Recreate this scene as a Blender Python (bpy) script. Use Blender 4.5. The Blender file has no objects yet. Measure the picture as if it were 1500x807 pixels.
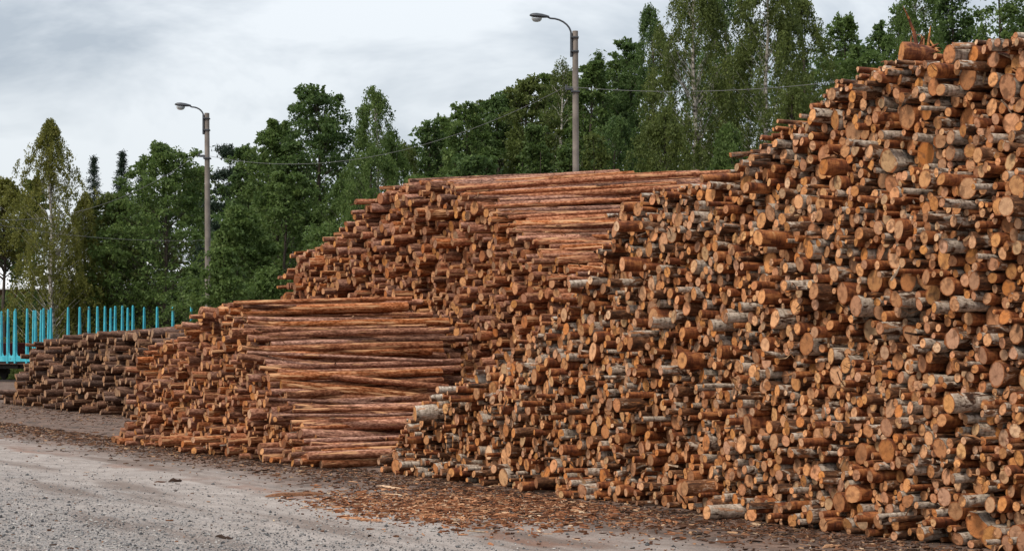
import bpy, math, time
import numpy as np
from mathutils import Vector, Matrix, Quaternion
from mathutils.bvhtree import BVHTree
T0 = time.time()
R = math.radians
S = bpy.context.scene
C = S.collection

# ------------------------------------------------------------------ camera
F_PX, EYE, HOR = 2760.0, 1.7, 515.0          # focal length in photo pixels, eye height, horizon row
cam = bpy.data.cameras.new('camera')
cam_o = bpy.data.objects.new('camera', cam); C.objects.link(cam_o)
cam_o.location = (0, 0, EYE); cam_o.rotation_euler = (R(90), 0, 0)
cam.sensor_width = 36.0; cam.sensor_fit = 'HORIZONTAL'
cam.lens = F_PX / 1500.0 * 36.0
cam.shift_y = (HOR - 403.5) / 1500.0
cam.clip_start = 0.2; cam.clip_end = 6000
S.camera = cam_o

# ------------------------------------------------------------------ sky, sun, exposure
SUN_EL, SUN_AZ = 45.0, 230.0                 # azimuth clockwise from +Y (the view direction): behind, to the left
w = bpy.data.worlds.new('World'); S.world = w; w.use_nodes = True
nt = w.node_tree; nt.nodes.clear()
def nd(t, typ, **kw):
    n = t.nodes.new(typ)
    for k, v in kw.items():
        setattr(n, k, v)
    return n
def lk(t, a, b): t.links.new(a, b)
out = nd(nt, 'ShaderNodeOutputWorld'); bg = nd(nt, 'ShaderNodeBackground')
bg.inputs['Strength'].default_value = 0.1
sky = nd(nt, 'ShaderNodeTexSky', sky_type='NISHITA', sun_disc=False)
sky.sun_elevation = R(SUN_EL); sky.sun_rotation = R(SUN_AZ)
tc = nd(nt, 'ShaderNodeTexCoord')
mp = nd(nt, 'ShaderNodeMapping'); mp.inputs['Scale'].default_value = (3.8, 3.8, 9.0); mp.inputs['Location'].default_value = (0.9, 0.2, 0.45)
lk(nt, tc.outputs['Generated'], mp.inputs['Vector'])
no = nd(nt, 'ShaderNodeTexNoise'); no.inputs['Scale'].default_value = 1.0; no.inputs['Detail'].default_value = 6.0; no.inputs['Roughness'].default_value = 0.6; no.inputs['Distortion'].default_value = 0.5
lk(nt, mp.outputs[0], no.inputs['Vector'])
cr = nd(nt, 'ShaderNodeValToRGB')
cr.color_ramp.elements[0].position = 0.40; cr.color_ramp.elements[0].color = (1.98, 2.2, 2.46, 1)
cr.color_ramp.elements[1].position = 0.60; cr.color_ramp.elements[1].color = (3.6, 3.76, 3.9, 1)
lk(nt, no.outputs[0], cr.inputs[0])
mx = nd(nt, 'ShaderNodeMix', data_type='RGBA'); mx.inputs[0].default_value = 0.92
# an overcast sky is brighter overhead than at the horizon (CIE overcast sky, softened)
sx = nd(nt, 'ShaderNodeSeparateXYZ'); lk(nt, tc.outputs['Generated'], sx.inputs[0])
mr = nd(nt, 'ShaderNodeMapRange'); mr.inputs[1].default_value = 0.0; mr.inputs[2].default_value = 1.0; mr.inputs[3].default_value = 1.0; mr.inputs[4].default_value = 2.3
lk(nt, sx.outputs[2], mr.inputs[0])
sc_ = nd(nt, 'ShaderNodeVectorMath', operation='SCALE'); lk(nt, cr.outputs[0], sc_.inputs[0]); lk(nt, mr.outputs[0], sc_.inputs['Scale'])
lk(nt, sky.outputs[0], mx.inputs[6]); lk(nt, sc_.outputs[0], mx.inputs[7])
lk(nt, mx.outputs[2], bg.inputs['Color']); lk(nt, bg.outputs[0], out.inputs['Surface'])
sl = bpy.data.lights.new('sun', 'SUN'); sl.energy = 1.5; sl.angle = R(14); sl.color = (1.0, 0.90, 0.77)
so = bpy.data.objects.new('sun', sl); C.objects.link(so)
az, el = R(SUN_AZ), R(SUN_EL)
sd = Vector((math.sin(az) * math.cos(el), math.cos(az) * math.cos(el), math.sin(el)))
so.rotation_euler = sd.to_track_quat('Z', 'Y').to_euler()
so.location = (-20, -10, 40)
S.view_settings.view_transform = 'Standard'; S.view_settings.look = 'None'
S.view_settings.exposure = 1.03; S.view_settings.gamma = 1.0; S.view_settings.use_curve_mapping = False

# ------------------------------------------------------------------ helpers
def P(px, Y, py=None):
    """Where a pixel of the photo meets depth Y: world X (and Z)."""
    X = (px - 750.0) / F_PX * Y
    return X if py is None else (X, EYE + (HOR - py) / F_PX * Y)

class MB:
    """Collects polygons into one mesh."""
    def __init__(s): s.v = []; s.f = []; s.m = []; s.n = 0
    def add(s, v, f, mi=0):
        v = np.asarray(v, float)
        s.v.append(v); s.f += [tuple(int(i) + s.n for i in q) for q in f]; s.m += [mi] * len(f); s.n += len(v)
    def box(s, c, d, rot=None, mi=0, bev=0.0):
        x, y, z = [k / 2.0 for k in d]
        if bev:
            b = min(bev, x * .9, y * .9, z * .9); v = []
            for sx in (-1, 1):
                for sy in (-1, 1):
                    for sz in (-1, 1):
                        v += [(sx * x, sy * (y - b), sz * (z - b)), (sx * (x - b), sy * y, sz * (z - b)), (sx * (x - b), sy * (y - b), sz * z)]
            i = lambda a, b_, c_, k: ((a * 2 + b_) * 2 + c_) * 3 + k
            f = []
            for a in (0, 1):
                f.append([i(a, 0, 0, 0), i(a, 0, 1, 0), i(a, 1, 1, 0), i(a, 1, 0, 0)][::1 if a == 0 else -1])
                f.append([i(0, a, 0, 1), i(1, a, 0, 1), i(1, a, 1, 1), i(0, a, 1, 1)][::1 if a == 0 else -1])
                f.append([i(0, 0, a, 2), i(0, 1, a, 2), i(1, 1, a, 2), i(1, 0, a, 2)][::1 if a == 0 else -1])
            for a in (0, 1):
                for b_ in (0, 1):
                    f.append([i(a, b_, 0, 0), i(a, b_, 1, 0), i(a, b_, 1, 1), i(a, b_, 0, 1)])
                    f.append([i(a, 0, b_, 0), i(a, 1, b_, 0), i(a, 1, b_, 2), i(a, 0, b_, 2)])
                    f.append([i(0, a, b_, 1), i(1, a, b_, 1), i(1, a, b_, 2), i(0, a, b_, 2)])
                    for c_ in (0, 1): f.append([i(a, b_, c_, 0), i(a, b_, c_, 1), i(a, b_, c_, 2)])
        else:
            v = [(sx * x, sy * y, sz * z) for sx in (-1, 1) for sy in (-1, 1) for sz in (-1, 1)]
            f = [(0, 1, 3, 2), (4, 6, 7, 5), (0, 4, 5, 1), (2, 3, 7, 6), (0, 2, 6, 4), (1, 5, 7, 3)]
        v = np.array(v)
        if rot is not None: v = v @ np.array(rot).T
        s.add(v + np.array(c), f, mi); return s
    def tube(s, pts, rad, seg=8, mi=0, caps=True, ph=0.0):
        pts = np.array(pts, float); n = len(pts)
        rad = np.full(n, rad) if np.isscalar(rad) else np.array(rad, float)
        d = np.gradient(pts, axis=0); d /= np.linalg.norm(d, axis=1)[:, None] + 1e-9
        up = np.array([0, 0, 1.0]) if abs(d[0, 2]) < 0.9 else np.array([1.0, 0, 0])
        a = np.arange(seg) * 2 * math.pi / seg + ph; V = []
        for k in range(n):
            e1 = np.cross(d[k], up); e1 /= np.linalg.norm(e1) + 1e-9; e2 = np.cross(e1, d[k])
            V.append(pts[k] + rad[k] * (np.cos(a)[:, None] * e1 + np.sin(a)[:, None] * e2)); up = e2
        f = [(k * seg + j, k * seg + (j + 1) % seg, (k + 1) * seg + (j + 1) % seg, (k + 1) * seg + j) for k in range(n - 1) for j in range(seg)]
        if caps: f += [tuple(range(seg))[::-1], tuple(range((n - 1) * seg, n * seg))]
        s.add(np.concatenate(V), f, mi); return s
    def build(s, name, mats, parent=None, smooth=False, loc=None):
        me = bpy.data.meshes.new(name)
        V = np.concatenate(s.v)
        if loc is not None: V = V - np.array(loc)
        me.from_pydata(V.tolist(), [], s.f)
        for m in (mats if isinstance(mats, (list, tuple)) else [mats]): me.materials.append(m)
        me.polygons.foreach_set('material_index', s.m)
        import bmesh as _b
        bm = _b.new(); bm.from_mesh(me); _b.ops.recalc_face_normals(bm, faces=bm.faces); bm.to_mesh(me); bm.free()
        if smooth:
            me.polygons.foreach_set('use_smooth', [True] * len(me.polygons))
            me.set_sharp_from_angle(angle=R(40))
        o = bpy.data.objects.new(name, me); C.objects.link(o)
        if parent is not None: o.parent = parent
        if loc is not None: o.location = loc
        return o

def np_mesh(name, verts, faces, k, mats, attrs=(), smooth=False, mat_idx=None):
    """verts (N,3), faces (M,k) arrays -> mesh datablock; attrs: (name, type, point-domain array)."""
    return np_mesh_mixed(name, verts, [(np.asarray(faces), k)], mats, attrs, smooth, mat_idx)

def np_mesh_mixed(name, verts, groups, mats, attrs=(), smooth=False, mat_idx=None):
    me = bpy.data.meshes.new(name)
    me.vertices.add(len(verts)); me.vertices.foreach_set('co', np.asarray(verts, np.float32).ravel())
    li = np.concatenate([np.asarray(f, np.int32).ravel() for f, k in groups])
    tot = np.concatenate([np.full(len(f), k, np.int32) for f, k in groups])
    st = np.concatenate([[0], np.cumsum(tot)[:-1]]).astype(np.int32)
    me.loops.add(len(li)); me.loops.foreach_set('vertex_index', li)
    me.polygons.add(len(tot)); me.polygons.foreach_set('loop_start', st)
    for m in (mats if isinstance(mats, (list, tuple)) else [mats]): me.materials.append(m)
    if mat_idx is not None: me.polygons.foreach_set('material_index', np.asarray(mat_idx, np.int32))
    sm = np.full(len(tot), bool(smooth)) if not isinstance(smooth, np.ndarray) else smooth
    me.polygons.foreach_set('use_smooth', sm)
    for an, at, arr in attrs:
        a = me.attributes.new(an, at, 'POINT')
        a.data.foreach_set('vector' if at == 'FLOAT_VECTOR' else 'value', np.asarray(arr, np.float32).ravel())
    me.update(calc_edges=True)
    return me

def link(name, me, parent=None, loc=None):
    o = bpy.data.objects.new(name, me); C.objects.link(o)
    if parent is not None: o.parent = parent
    if loc is not None: o.location = loc
    return o
def tag(o, label=None, cat=None, group=None, kind=None):
    if label: o['label'] = label
    if cat: o['category'] = cat
    if group: o['group'] = group
    if kind: o['kind'] = kind
    return o
def empty(name, loc, label, cat, group=None):
    o = bpy.data.objects.new(name, None); C.objects.link(o); o.location = loc
    return tag(o, label, cat, group)
def local(o):
    return np.array(o.location)

# ------------------------------------------------------------------ materials
class Mat:
    def __init__(s, name, rough=0.8, spec=0.3):
        s.m = bpy.data.materials.new(name); s.m.use_nodes = True; s.t = s.m.node_tree
        s.b = s.t.nodes['Principled BSDF']; s.b.inputs['Roughness'].default_value = rough
        s.b.inputs['Specular IOR Level'].default_value = spec
    def n(s, typ, **kw): return nd(s.t, typ, **kw)
    def l(s, a, b): s.t.links.new(a, b)
    def val(s, x, sock):
        if hasattr(x, 'is_linked') or hasattr(x, 'links'): s.l(x, sock)
        else: sock.default_value = x
    def math(s, op, a, b=None, c=None, clamp=False):
        n = s.n('ShaderNodeMath', operation=op); n.use_clamp = clamp
        for i, x in enumerate((a, b, c)):
            if x is not None: s.val(x, n.inputs[i])
        return n.outputs[0]
    def mix(s, f, a, b, mode='MIX'):
        n = s.n('ShaderNodeMix', data_type='RGBA', blend_type=mode)
        s.val(f, n.inputs[0])
        for x, k in ((a, 6), (b, 7)):
            if isinstance(x, tuple): n.inputs[k].default_value = (*x, 1) if len(x) == 3 else x
            else: s.l(x, n.inputs[k])
        return n.outputs[2]
    def ramp(s, f, stops, interp='LINEAR'):
        n = s.n('ShaderNodeValToRGB'); r = n.color_ramp; r.interpolation = interp
        while len(r.elements) < len(stops): r.elements.new(0.5)
        for e, (p, c) in zip(r.elements, stops):
            e.position = p; e.color = (*c, 1) if isinstance(c, tuple) else (c, c, c, 1)
        s.l(f, n.inputs[0]); return n.outputs[0]
    def smooth(s, x, lo, hi):
        n = s.n('ShaderNodeMapRange', interpolation_type='SMOOTHSTEP')
        s.val(x, n.inputs[0]); n.inputs[1].default_value = lo; n.inputs[2].default_value = hi
        return n.outputs[0]
    def noise(s, vec, scale, detail=3.0, rough=0.55, dist=0.0):
        n = s.n('ShaderNodeTexNoise'); n.inputs['Scale'].default_value = scale; n.inputs['Detail'].default_value = detail
        n.inputs['Roughness'].default_value = rough; n.inputs['Distortion'].default_value = dist
        s.l(vec, n.inputs['Vector']); return n.outputs[0]
    def vor(s, vec, scale, feat='F1', outp='Distance'):
        n = s.n('ShaderNodeTexVoronoi', feature=feat); n.inputs['Scale'].default_value = scale
        s.l(vec, n.inputs['Vector']); return n.outputs[outp]
    def mapv(s, vec, scale, loc=(0, 0, 0)):
        n = s.n('ShaderNodeMapping'); n.inputs['Scale'].default_value = scale; n.inputs['Location'].default_value = loc
        s.l(vec, n.inputs['Vector']); return n.outputs[0]
    def attr(s, name, outp='Vector'):
        n = s.n('ShaderNodeAttribute', attribute_name=name); return n.outputs[outp]
    def sep(s, v):
        n = s.n('ShaderNodeSeparateXYZ'); s.l(v, n.inputs[0]); return n.outputs
    def vadd(s, a, b, op='ADD'):
        n = s.n('ShaderNodeVectorMath', operation=op)
        for i, x in enumerate((a, b)):
            if isinstance(x, tuple): n.inputs[i].default_value = x
            else: s.l(x, n.inputs[i])
        return n.outputs[0]
    def pos(s): return s.n('ShaderNodeNewGeometry').outputs['Position']
    def obj(s): return s.n('ShaderNodeTexCoord').outputs['Object']
    def bump(s, h, strength=0.5, dist=0.02):
        n = s.n('ShaderNodeBump'); n.inputs['Strength'].default_value = strength; n.inputs['Distance'].default_value = dist
        s.l(h, n.inputs['Height']); s.l(n.outputs[0], s.b.inputs['Normal'])
    def color(s, c):
        if isinstance(c, tuple): s.b.inputs['Base Color'].default_value = (*c, 1)
        else: s.l(c, s.b.inputs['Base Color'])
    def rough(s, x): s.val(x, s.b.inputs['Roughness'])

def plain(name, col, rough=0.6, var=0.25, scale=3.0, metal=0.0, bump=0.15):
    m = Mat(name, rough); p = m.obj()
    n1 = m.noise(p, scale, 5, 0.6)
    dark = tuple(c * (1 - var) for c in col); lite = tuple(min(1, c * (1 + var)) for c in col)
    m.color(m.ramp(n1, [(0.3, dark), (0.7, lite)])); m.b.inputs['Metallic'].default_value = metal
    if bump: m.bump(m.noise(p, scale * 12, 3), bump, 0.01)
    return m.m

def log_coords(m):
    """per-log coordinates: lc = (across, up, along) in metres, info = (random, radius, bark kind)."""
    lc = m.attr('lc'); info = m.sep(m.attr('info'))
    off = m.n('ShaderNodeCombineXYZ')
    m.l(m.math('MULTIPLY', info[0], 37.0), off.inputs[0]); m.l(m.math('MULTIPLY', info[0], 71.0), off.inputs[2])
    return lc, info, m.vadd(lc, off.outputs[0])

def mat_birch():
    m = Mat('birch_bark', 0.75, 0.25); lc, info, p = log_coords(m)
    bands = m.noise(m.mapv(p, (7, 7, 30)), 1.0, 3, 0.6)                  # lenticels: short marks round the stem
    patch = m.noise(m.mapv(p, (9, 9, 4.5)), 1.0, 4, 0.62, 0.6)
    fine = m.noise(m.mapv(p, (60, 60, 25)), 1.0, 2, 0.6)
    big = m.noise(m.mapv(p, (3, 3, 1.7)), 1.0, 2)
    white = m.ramp(m.math('ADD', m.math('MULTIPLY', bands, 0.55), m.math('MULTIPLY', fine, 0.45)), [(0.34, (0.06, 0.042, 0.030)), (0.45, (0.30, 0.235, 0.18)), (0.62, (0.58, 0.49, 0.40))])
    dark = m.ramp(m.math('ADD', m.math('MULTIPLY', patch, 0.7), m.math('MULTIPLY', fine, 0.35)), [(0.36, (0.018, 0.011, 0.008)), (0.51, (0.098, 0.042, 0.020)), (0.61, (0.25, 0.12, 0.058)), (0.665, (0.62, 0.51, 0.40))])
    red = m.ramp(m.math('ADD', m.math('MULTIPLY', patch, 0.6), m.math('MULTIPLY', bands, 0.4)), [(0.34, (0.032, 0.011, 0.006)), (0.48, (0.16, 0.048, 0.019)), (0.60, (0.37, 0.138, 0.046)), (0.7, (0.50, 0.28, 0.13))])
    wmask = m.smooth(m.math('ADD', patch, m.math('MULTIPLY', info[2], -0.50)), 0.32, 0.40)   # low kind: mostly white
    c = m.mix(wmask, dark, white)
    rmask = m.smooth(m.math('ADD', info[2], m.math('MULTIPLY', big, 0.35)), 0.74, 0.90)
    c = m.mix(rmask, c, red)
    peel = m.smooth(m.noise(m.mapv(p, (13, 13, 3)), 1.0, 3, 0.6), 0.60, 0.67)             # torn bark, inner wood shows
    c = m.mix(m.math('MULTIPLY', peel, 0.8), c, (0.42, 0.17, 0.06))
    m.color(c); m.bump(m.math('ADD', patch, m.math('MULTIPLY', fine, 0.5)), 0.7, 0.012)
    return m.m

def mat_pine(name, a, b, c3, pl, amount):
    m = Mat(name, 0.85, 0.15); lc, info, p = log_coords(m)
    sc = m.vor(m.mapv(p, (38, 38, 20)), 1.0)
    st = m.noise(m.mapv(p, (20, 20, 6.5)), 1.0, 4, 0.6, 0.4)
    fine = m.noise(m.mapv(p, (90, 90, 30)), 1.0, 2)
    big = m.noise(m.mapv(p, (2.5, 2.5, 0.9)), 1.0, 2)
    f = m.math('ADD', m.math('MULTIPLY', st, 0.62), m.math('ADD', m.math('MULTIPLY', sc, 0.28), m.math('MULTIPLY', fine, 0.22)))
    col = m.ramp(f, [(0.32, a), (0.52, b), (0.70, c3)])
    hsv = m.n('ShaderNodeHueSaturation')
    m.l(m.math('ADD', m.math('MULTIPLY', info[2], 0.35), 0.82), hsv.inputs['Saturation'])
    m.l(m.math('ADD', m.math('MULTIPLY', info[0], 0.85), 0.50), hsv.inputs['Value']); m.l(col, hsv.inputs['Color'])
    peel = m.smooth(m.math('ADD', m.noise(m.mapv(p, (24, 24, 1.6)), 1.0, 3, 0.6), m.math('ADD', m.math('MULTIPLY', big, 0.18), m.math('MULTIPLY', m.math('SUBTRACT', info[2], 0.5), 0.10))), amount, amount + 0.05)
    m.color(m.mix(peel, hsv.outputs[0], pl)); m.bump(m.math('ADD', f, m.math('MULTIPLY', peel, -0.3)), 0.8, 0.012)
    return m.m

def mat_cut(name, stops, edge):
    m = Mat(name, 0.8, 0.15); lc, info, p = log_coords(m)
    x, y, z = m.sep(lc)
    rad = m.math('SQRT', m.math('ADD', m.math('MULTIPLY', x, x), m.math('MULTIPLY', y, y)))
    rho = m.math('DIVIDE', rad, info[1])
    base = m.ramp(info[0], stops)
    wob = m.noise(m.mapv(p, (30, 30, 30)), 1.0, 4, 0.65)
    rings = m.math('SINE', m.math('ADD', m.math('MULTIPLY', rad, 520.0), m.math('MULTIPLY', wob, 9.0)))
    c = m.mix(m.math('MULTIPLY', m.math('ADD', rings, 1.0), 0.09), base, (0.10, 0.035, 0.012))
    c = m.mix(m.smooth(wob, 0.45, 0.75), c, m.mix(0.45, base, (0.16, 0.060, 0.022)))
    heart = m.math('MULTIPLY', m.smooth(rho, 0.42, 0.12), m.math('MULTIPLY', info[2], 0.45))
    c = m.mix(heart, c, (0.20, 0.07, 0.025))
    ang = m.n('ShaderNodeCombineXYZ'); m.l(m.math('DIVIDE', x, rad), ang.inputs[0]); m.l(m.math('DIVIDE', y, rad), ang.inputs[1]); m.l(m.math('MULTIPLY', info[0], 53.0), ang.inputs[2])
    crack = m.smooth(m.noise(ang.outputs[0], 5.0, 3, 0.6), 0.60, 0.68)                # drying cracks run out from the heart
    c = m.mix(m.math('MULTIPLY', crack, m.math('MULTIPLY', m.smooth(rho, 0.05, 0.4), 0.55)), c, (0.09, 0.035, 0.015))
    hs = m.n('ShaderNodeHueSaturation'); m.l(m.math('ADD', m.math('MULTIPLY', m.math('FRACT', m.math('MULTIPLY', info[0], 7.31)), 0.58), 0.58), hs.inputs['Value'])
    m.l(m.math('ADD', m.math('MULTIPLY', m.math('FRACT', m.math('MULTIPLY', info[0], 13.7)), 0.22), 0.80), hs.inputs['Saturation']); m.l(c, hs.inputs['Color']); c = hs.outputs[0]
    c = m.mix(m.smooth(m.math('ADD', rho, m.math('MULTIPLY', m.math('SUBTRACT', wob, 0.5), 0.3)), 0.78, 0.97), c, edge)
    cx = m.noise(m.mapv(p, (11, 11, 11)), 1.0, 2)
    c = m.mix(m.math('MULTIPLY', m.smooth(cx, 0.53, 0.68), 0.7), c, (0.12, 0.055, 0.028))
    m.color(c); m.bump(m.math('ADD', wob, m.math('MULTIPLY', rings, 0.1)), 0.35, 0.006)
    return m.m

M_BIRCH = mat_birch()
M_PINE = mat_pine('pine_bark', (0.042, 0.016, 0.009), (0.21, 0.078, 0.040), (0.46, 0.215, 0.125), (0.56, 0.30, 0.15), 0.68)
M_OLD = mat_pine('weathered_bark', (0.026, 0.014, 0.010), (0.105, 0.053, 0.035), (0.23, 0.13, 0.088), (0.40, 0.24, 0.14), 0.76)
M_CUT = mat_cut('birch_cut_wood', [(0.0, (0.59, 0.245, 0.076)), (0.35, (0.65, 0.305, 0.104)), (0.62, (0.55, 0.20, 0.054)), (0.82, (0.46, 0.21, 0.092)), (1.0, (0.66, 0.39, 0.175))], (0.22, 0.075, 0.026))
M_CUTP = mat_cut('pine_cut_wood', [(0.0, (0.53, 0.22, 0.066)), (0.4, (0.60, 0.275, 0.088)), (0.7, (0.38, 0.12, 0.035)), (0.88, (0.32, 0.145, 0.068)), (1.0, (0.56, 0.30, 0.125))], (0.15, 0.048, 0.018))
M_CUTO = mat_cut('weathered_cut_wood', [(0.0, (0.36, 0.185, 0.085)), (0.5, (0.42, 0.235, 0.115)), (1.0, (0.30, 0.17, 0.09))], (0.12, 0.05, 0.024))

# ------------------------------------------------------------------ directions of the yard
N_AX = np.array([0.873, 0.489, 0.0]); N_AX /= np.linalg.norm(N_AX)     # along the logs, into the piles
T_AX = np.array([N_AX[1], -N_AX[0], 0.0])                              # along the face of the piles, towards the camera
UP = np.array([0, 0, 1.0])

# ------------------------------------------------------------------ ground
def mat_ground():
    m = Mat('yard_gravel', 0.9, 0.15); p = m.pos()
    x, y, z = m.sep(p)
    q = m.math('ADD', m.math('MULTIPLY', x, float(N_AX[0])), m.math('MULTIPLY', y, float(N_AX[1])))
    s = m.math('ADD', m.math('MULTIPLY', x, float(T_AX[0])), m.math('MULTIPLY', y, float(T_AX[1])))
    qs = m.n('ShaderNodeCombineXYZ'); m.l(q, qs.inputs[0]); m.l(s, qs.inputs[1]); qs = qs.outputs[0]
    tracks = m.noise(m.mapv(qs, (1.3, 0.16, 1)), 1.0, 4, 0.6, 0.3)     # wheel-worn bands along the piles
    blot = m.noise(p, 0.55, 5, 0.62, 0.4)
    grain = m.noise(p, 55, 3, 0.7); speck = m.vor(p, 38, outp='Color'); sv = m.sep(speck)[0]
    fines = m.mix(m.smooth(m.math('MULTIPLY', m.math('ADD', grain, m.noise(m.mapv(qs, (4.0, 1.6, 1)), 1.0, 6, 0.75)), 0.5), 0.34, 0.64), (0.180, 0.150, 0.133), (0.41, 0.358, 0.325))
    stone = m.ramp(sv, [(0.0, (0.05, 0.056, 0.062)), (0.35, (0.14, 0.145, 0.152)), (0.7, (0.25, 0.245, 0.245)), (1.0, (0.40, 0.385, 0.37))])
    smask = m.smooth(m.math('ADD', q, m.math('MULTIPLY', m.math('SUBTRACT', blot, 0.5), 6.0)), 8.6, 4.8)
    dist = m.vor(p, 38); sm2 = m.math('MULTIPLY', smask, m.smooth(dist, 0.62, 0.35))
    c = m.mix(m.math('MULTIPLY', sm2, 0.85), fines, stone)
    c = m.mix(m.math('MULTIPLY', m.smooth(tracks, 0.50, 0.66), 0.65), c, (0.135, 0.095, 0.075))
    dirt = m.mix(m.smooth(m.math('MULTIPLY', m.math('ADD', m.noise(p, 9, 5, 0.75), m.noise(m.mapv(qs, (2.2, 0.8, 1)), 1.0, 6, 0.75)), 0.5), 0.36, 0.62), (0.020, 0.014, 0.011), (0.20, 0.128, 0.096))
    dn = m.math('ADD', q, m.math('ADD', m.math('MULTIPLY', m.math('SUBTRACT', blot, 0.5), 2.6), m.math('MULTIPLY', m.math('SUBTRACT', tracks, 0.5), 1.5)))
    c = m.mix(m.math('MULTIPLY', m.smooth(dn, 8.2, 10.3), 0.94), c, dirt)
    red = m.smooth(m.math('ABSOLUTE', m.math('SUBTRACT', dn, 8.75)), 0.34, 0.05)       # reddish bark dust line
    c = m.mix(m.math('MULTIPLY', m.math('MULTIPLY', red, m.smooth(blot, 0.42, 0.6)), 0.5), c, (0.20, 0.085, 0.045))
    far = m.smooth(y, 105.0, 125.0)
    grassy = m.mix(m.noise(p, 3, 4), (0.02, 0.03, 0.012), (0.07, 0.085, 0.03))
    edge = m.smooth(m.math('ADD', y, m.math('MULTIPLY', x, 0.25)), 64.0, 68.0)
    c = m.mix(m.math('MAXIMUM', far, m.math('MULTIPLY', edge, m.smooth(x, -14.0, -10.0))), c, grassy)
    m.color(c)
    h = m.math('ADD', m.math('MULTIPLY', grain, 0.5), m.math('ADD', m.math('MULTIPLY', m.math('MULTIPLY', sm2, sv), 0.8), m.math('MULTIPLY', m.noise(p, 12, 4), 1.2)))
    m.bump(h, 0.9, 0.02)
    return m.m
M_GROUND = mat_ground()
def gz(X, Y): return 0.0
xs = np.concatenate([[-900, -300, -120, -60], np.linspace(-30, 20, 40), [60, 120, 300, 900]])
ys = np.concatenate([[-60, 0], np.linspace(8, 70, 50), [120, 300, 900, 2500]])
gx, gy = np.meshgrid(xs, ys)
gv = np.stack([gx.ravel(), gy.ravel(), np.zeros(gx.size)], 1)
nx = len(xs)
gf = [(j * nx + i, j * nx + i + 1, (j + 1) * nx + i + 1, (j + 1) * nx + i) for j in range(len(ys) - 1) for i in range(nx - 1)]
tag(link('ground', np_mesh('ground', gv, gf, 4, M_GROUND)), 'pale gravel yard with a brown bark-strewn strip along the piles', kind='structure')

# ------------------------------------------------------------------ logs
def pack(rng, s0, s1, prof, draw, n_max, loose=1.03):
    """Drop round logs one by one to the lowest resting place under the profile: returns s, z, r."""
    ps, pz = zip(*prof)
    cx = np.zeros(0); cz = np.zeros(0); cr_ = np.zeros(0)
    outp = []; fails = 0
    while len(outp) < n_max and fails < 70:
        r = draw(rng); g = r * loose
        x = rng.uniform(s0, s1, 34)
        for _ in range(2):
            top = np.interp(x, ps, pz, left=0, right=0)
            d = np.abs(x[:, None] - cx[None]); rr = g + cr_[None]
            h = np.where(d < rr, cz[None] + np.sqrt(np.maximum(rr * rr - d * d, 0)), 0)
            z = np.maximum(h.max(axis=1) if len(cx) else 0, g)
            bad = z + r > np.maximum(top, 2.0 * r + 0.001)
            bad |= top <= 0
            sc = np.where(bad, 99.0, z)
            k = int(np.argmin(sc)); bx, bz = x[k], sc[k]
            if _ == 0:
                if bz > 90: break
                x = np.concatenate([[bx], bx + np.linspace(-1.6, 1.6, 17) * r])
                x = np.clip(x, s0, s1)
        if bz > 90: fails += 1; continue
        fails = 0; outp.append((bx, bz, r))
        cx = np.append(cx, bx); cz = np.append(cz, bz); cr_ = np.append(cr_, g)
        if len(outp) % 150 == 0:                         # forget buried logs
            bins = np.arange(s0, s1 + 0.3, 0.3); bi = np.digitize(cx, bins)
            sky_ = np.array([cz[bi == b].max() if (bi == b).any() else 0 for b in range(len(bins) + 1)])
            lo = np.minimum(np.minimum(sky_[np.maximum(bi - 1, 0)], sky_[bi]), sky_[np.minimum(bi + 1, len(bins))])
            k = cz > lo - 0.55; cx, cz, cr_ = cx[k], cz[k], cr_[k]
    return np.array(outp)

def log_geom(rng, L, r, ax, e1, e2, seg, bend, lob, wear):
    """One log: rings along its length, uneven round, a slanting saw cut at each end. Returns body and cap arrays (relative to the near end's centre)."""
    th = np.arange(seg) * 2 * math.pi / seg + rng.uniform(0, 6.28)
    prof = 1 + lob * np.cos(2 * th + rng.uniform(0, 6.28)) + lob * 0.6 * np.cos(3 * th + rng.uniform(0, 6.28)) + rng.normal(0, 0.018, seg)
    zz = np.array([0.0, 0.22, 0.62, 0.5 * L, 0.8 * L, L])
    tp = 1 - (0.16 * rng.uniform(0.2, 1)) * zz / L
    if rng.random() < 0.4: tp = tp[::-1] / tp[-1] * 1.0
    tp = tp / tp[0]
    rr = r * tp[:, None] * prof[None] * (1 + rng.normal(0, wear, (6, seg)))
    bz = np.sin(math.pi * np.maximum(zz - 0.3, 0) / (L - 0.3)) * bend
    ba = rng.uniform(0, 6.28)
    ca, sa = np.cos(th), np.sin(th)
    u = rr * ca[None] + (bz * math.cos(ba))[:, None]; v = rr * sa[None] + (bz * math.sin(ba))[:, None]
    wv = np.repeat(zz[:, None], seg, 1)
    t1, t2 = rng.normal(0, 0.10, 2)
    wv[0] += t1 * u[0] + t2 * v[0]; wv[-1] += rng.normal(0, 0.1) * u[-1]
    lc = np.stack([u, v, wv], -1).reshape(-1, 3)
    n = 6
    j = np.arange(seg); j2 = (j + 1) % seg
    q = np.concatenate([np.stack([k * seg + j, k * seg + j2, (k + 1) * seg + j2, (k + 1) * seg + j], 1) for k in range(n - 1)])
    # near cap: centre + middle ring + rim
    mid = lc[:seg] * 0.55; mid[:, 2] = lc[:seg, 2] * 0.55 + rng.normal(0, 0.0025, seg)
    cap = np.concatenate([lc[:seg], mid, [[0, 0, rng.normal(0, 0.003)]]])
    ct = np.stack([seg + j2, seg + j, np.full(seg, 2 * seg)], 1)
    cq = np.stack([j2, j, seg + j, seg + j2], 1)
    far = lc[-seg:]
    fc = np.concatenate([far, [far.mean(0)]]); ft = np.stack([j, j2, np.full(seg, seg)], 1)
    M = np.stack([e1, e2, ax])                           # local -> world rows
    return lc, q, cap, cq, ct, fc, ft, M

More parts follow.
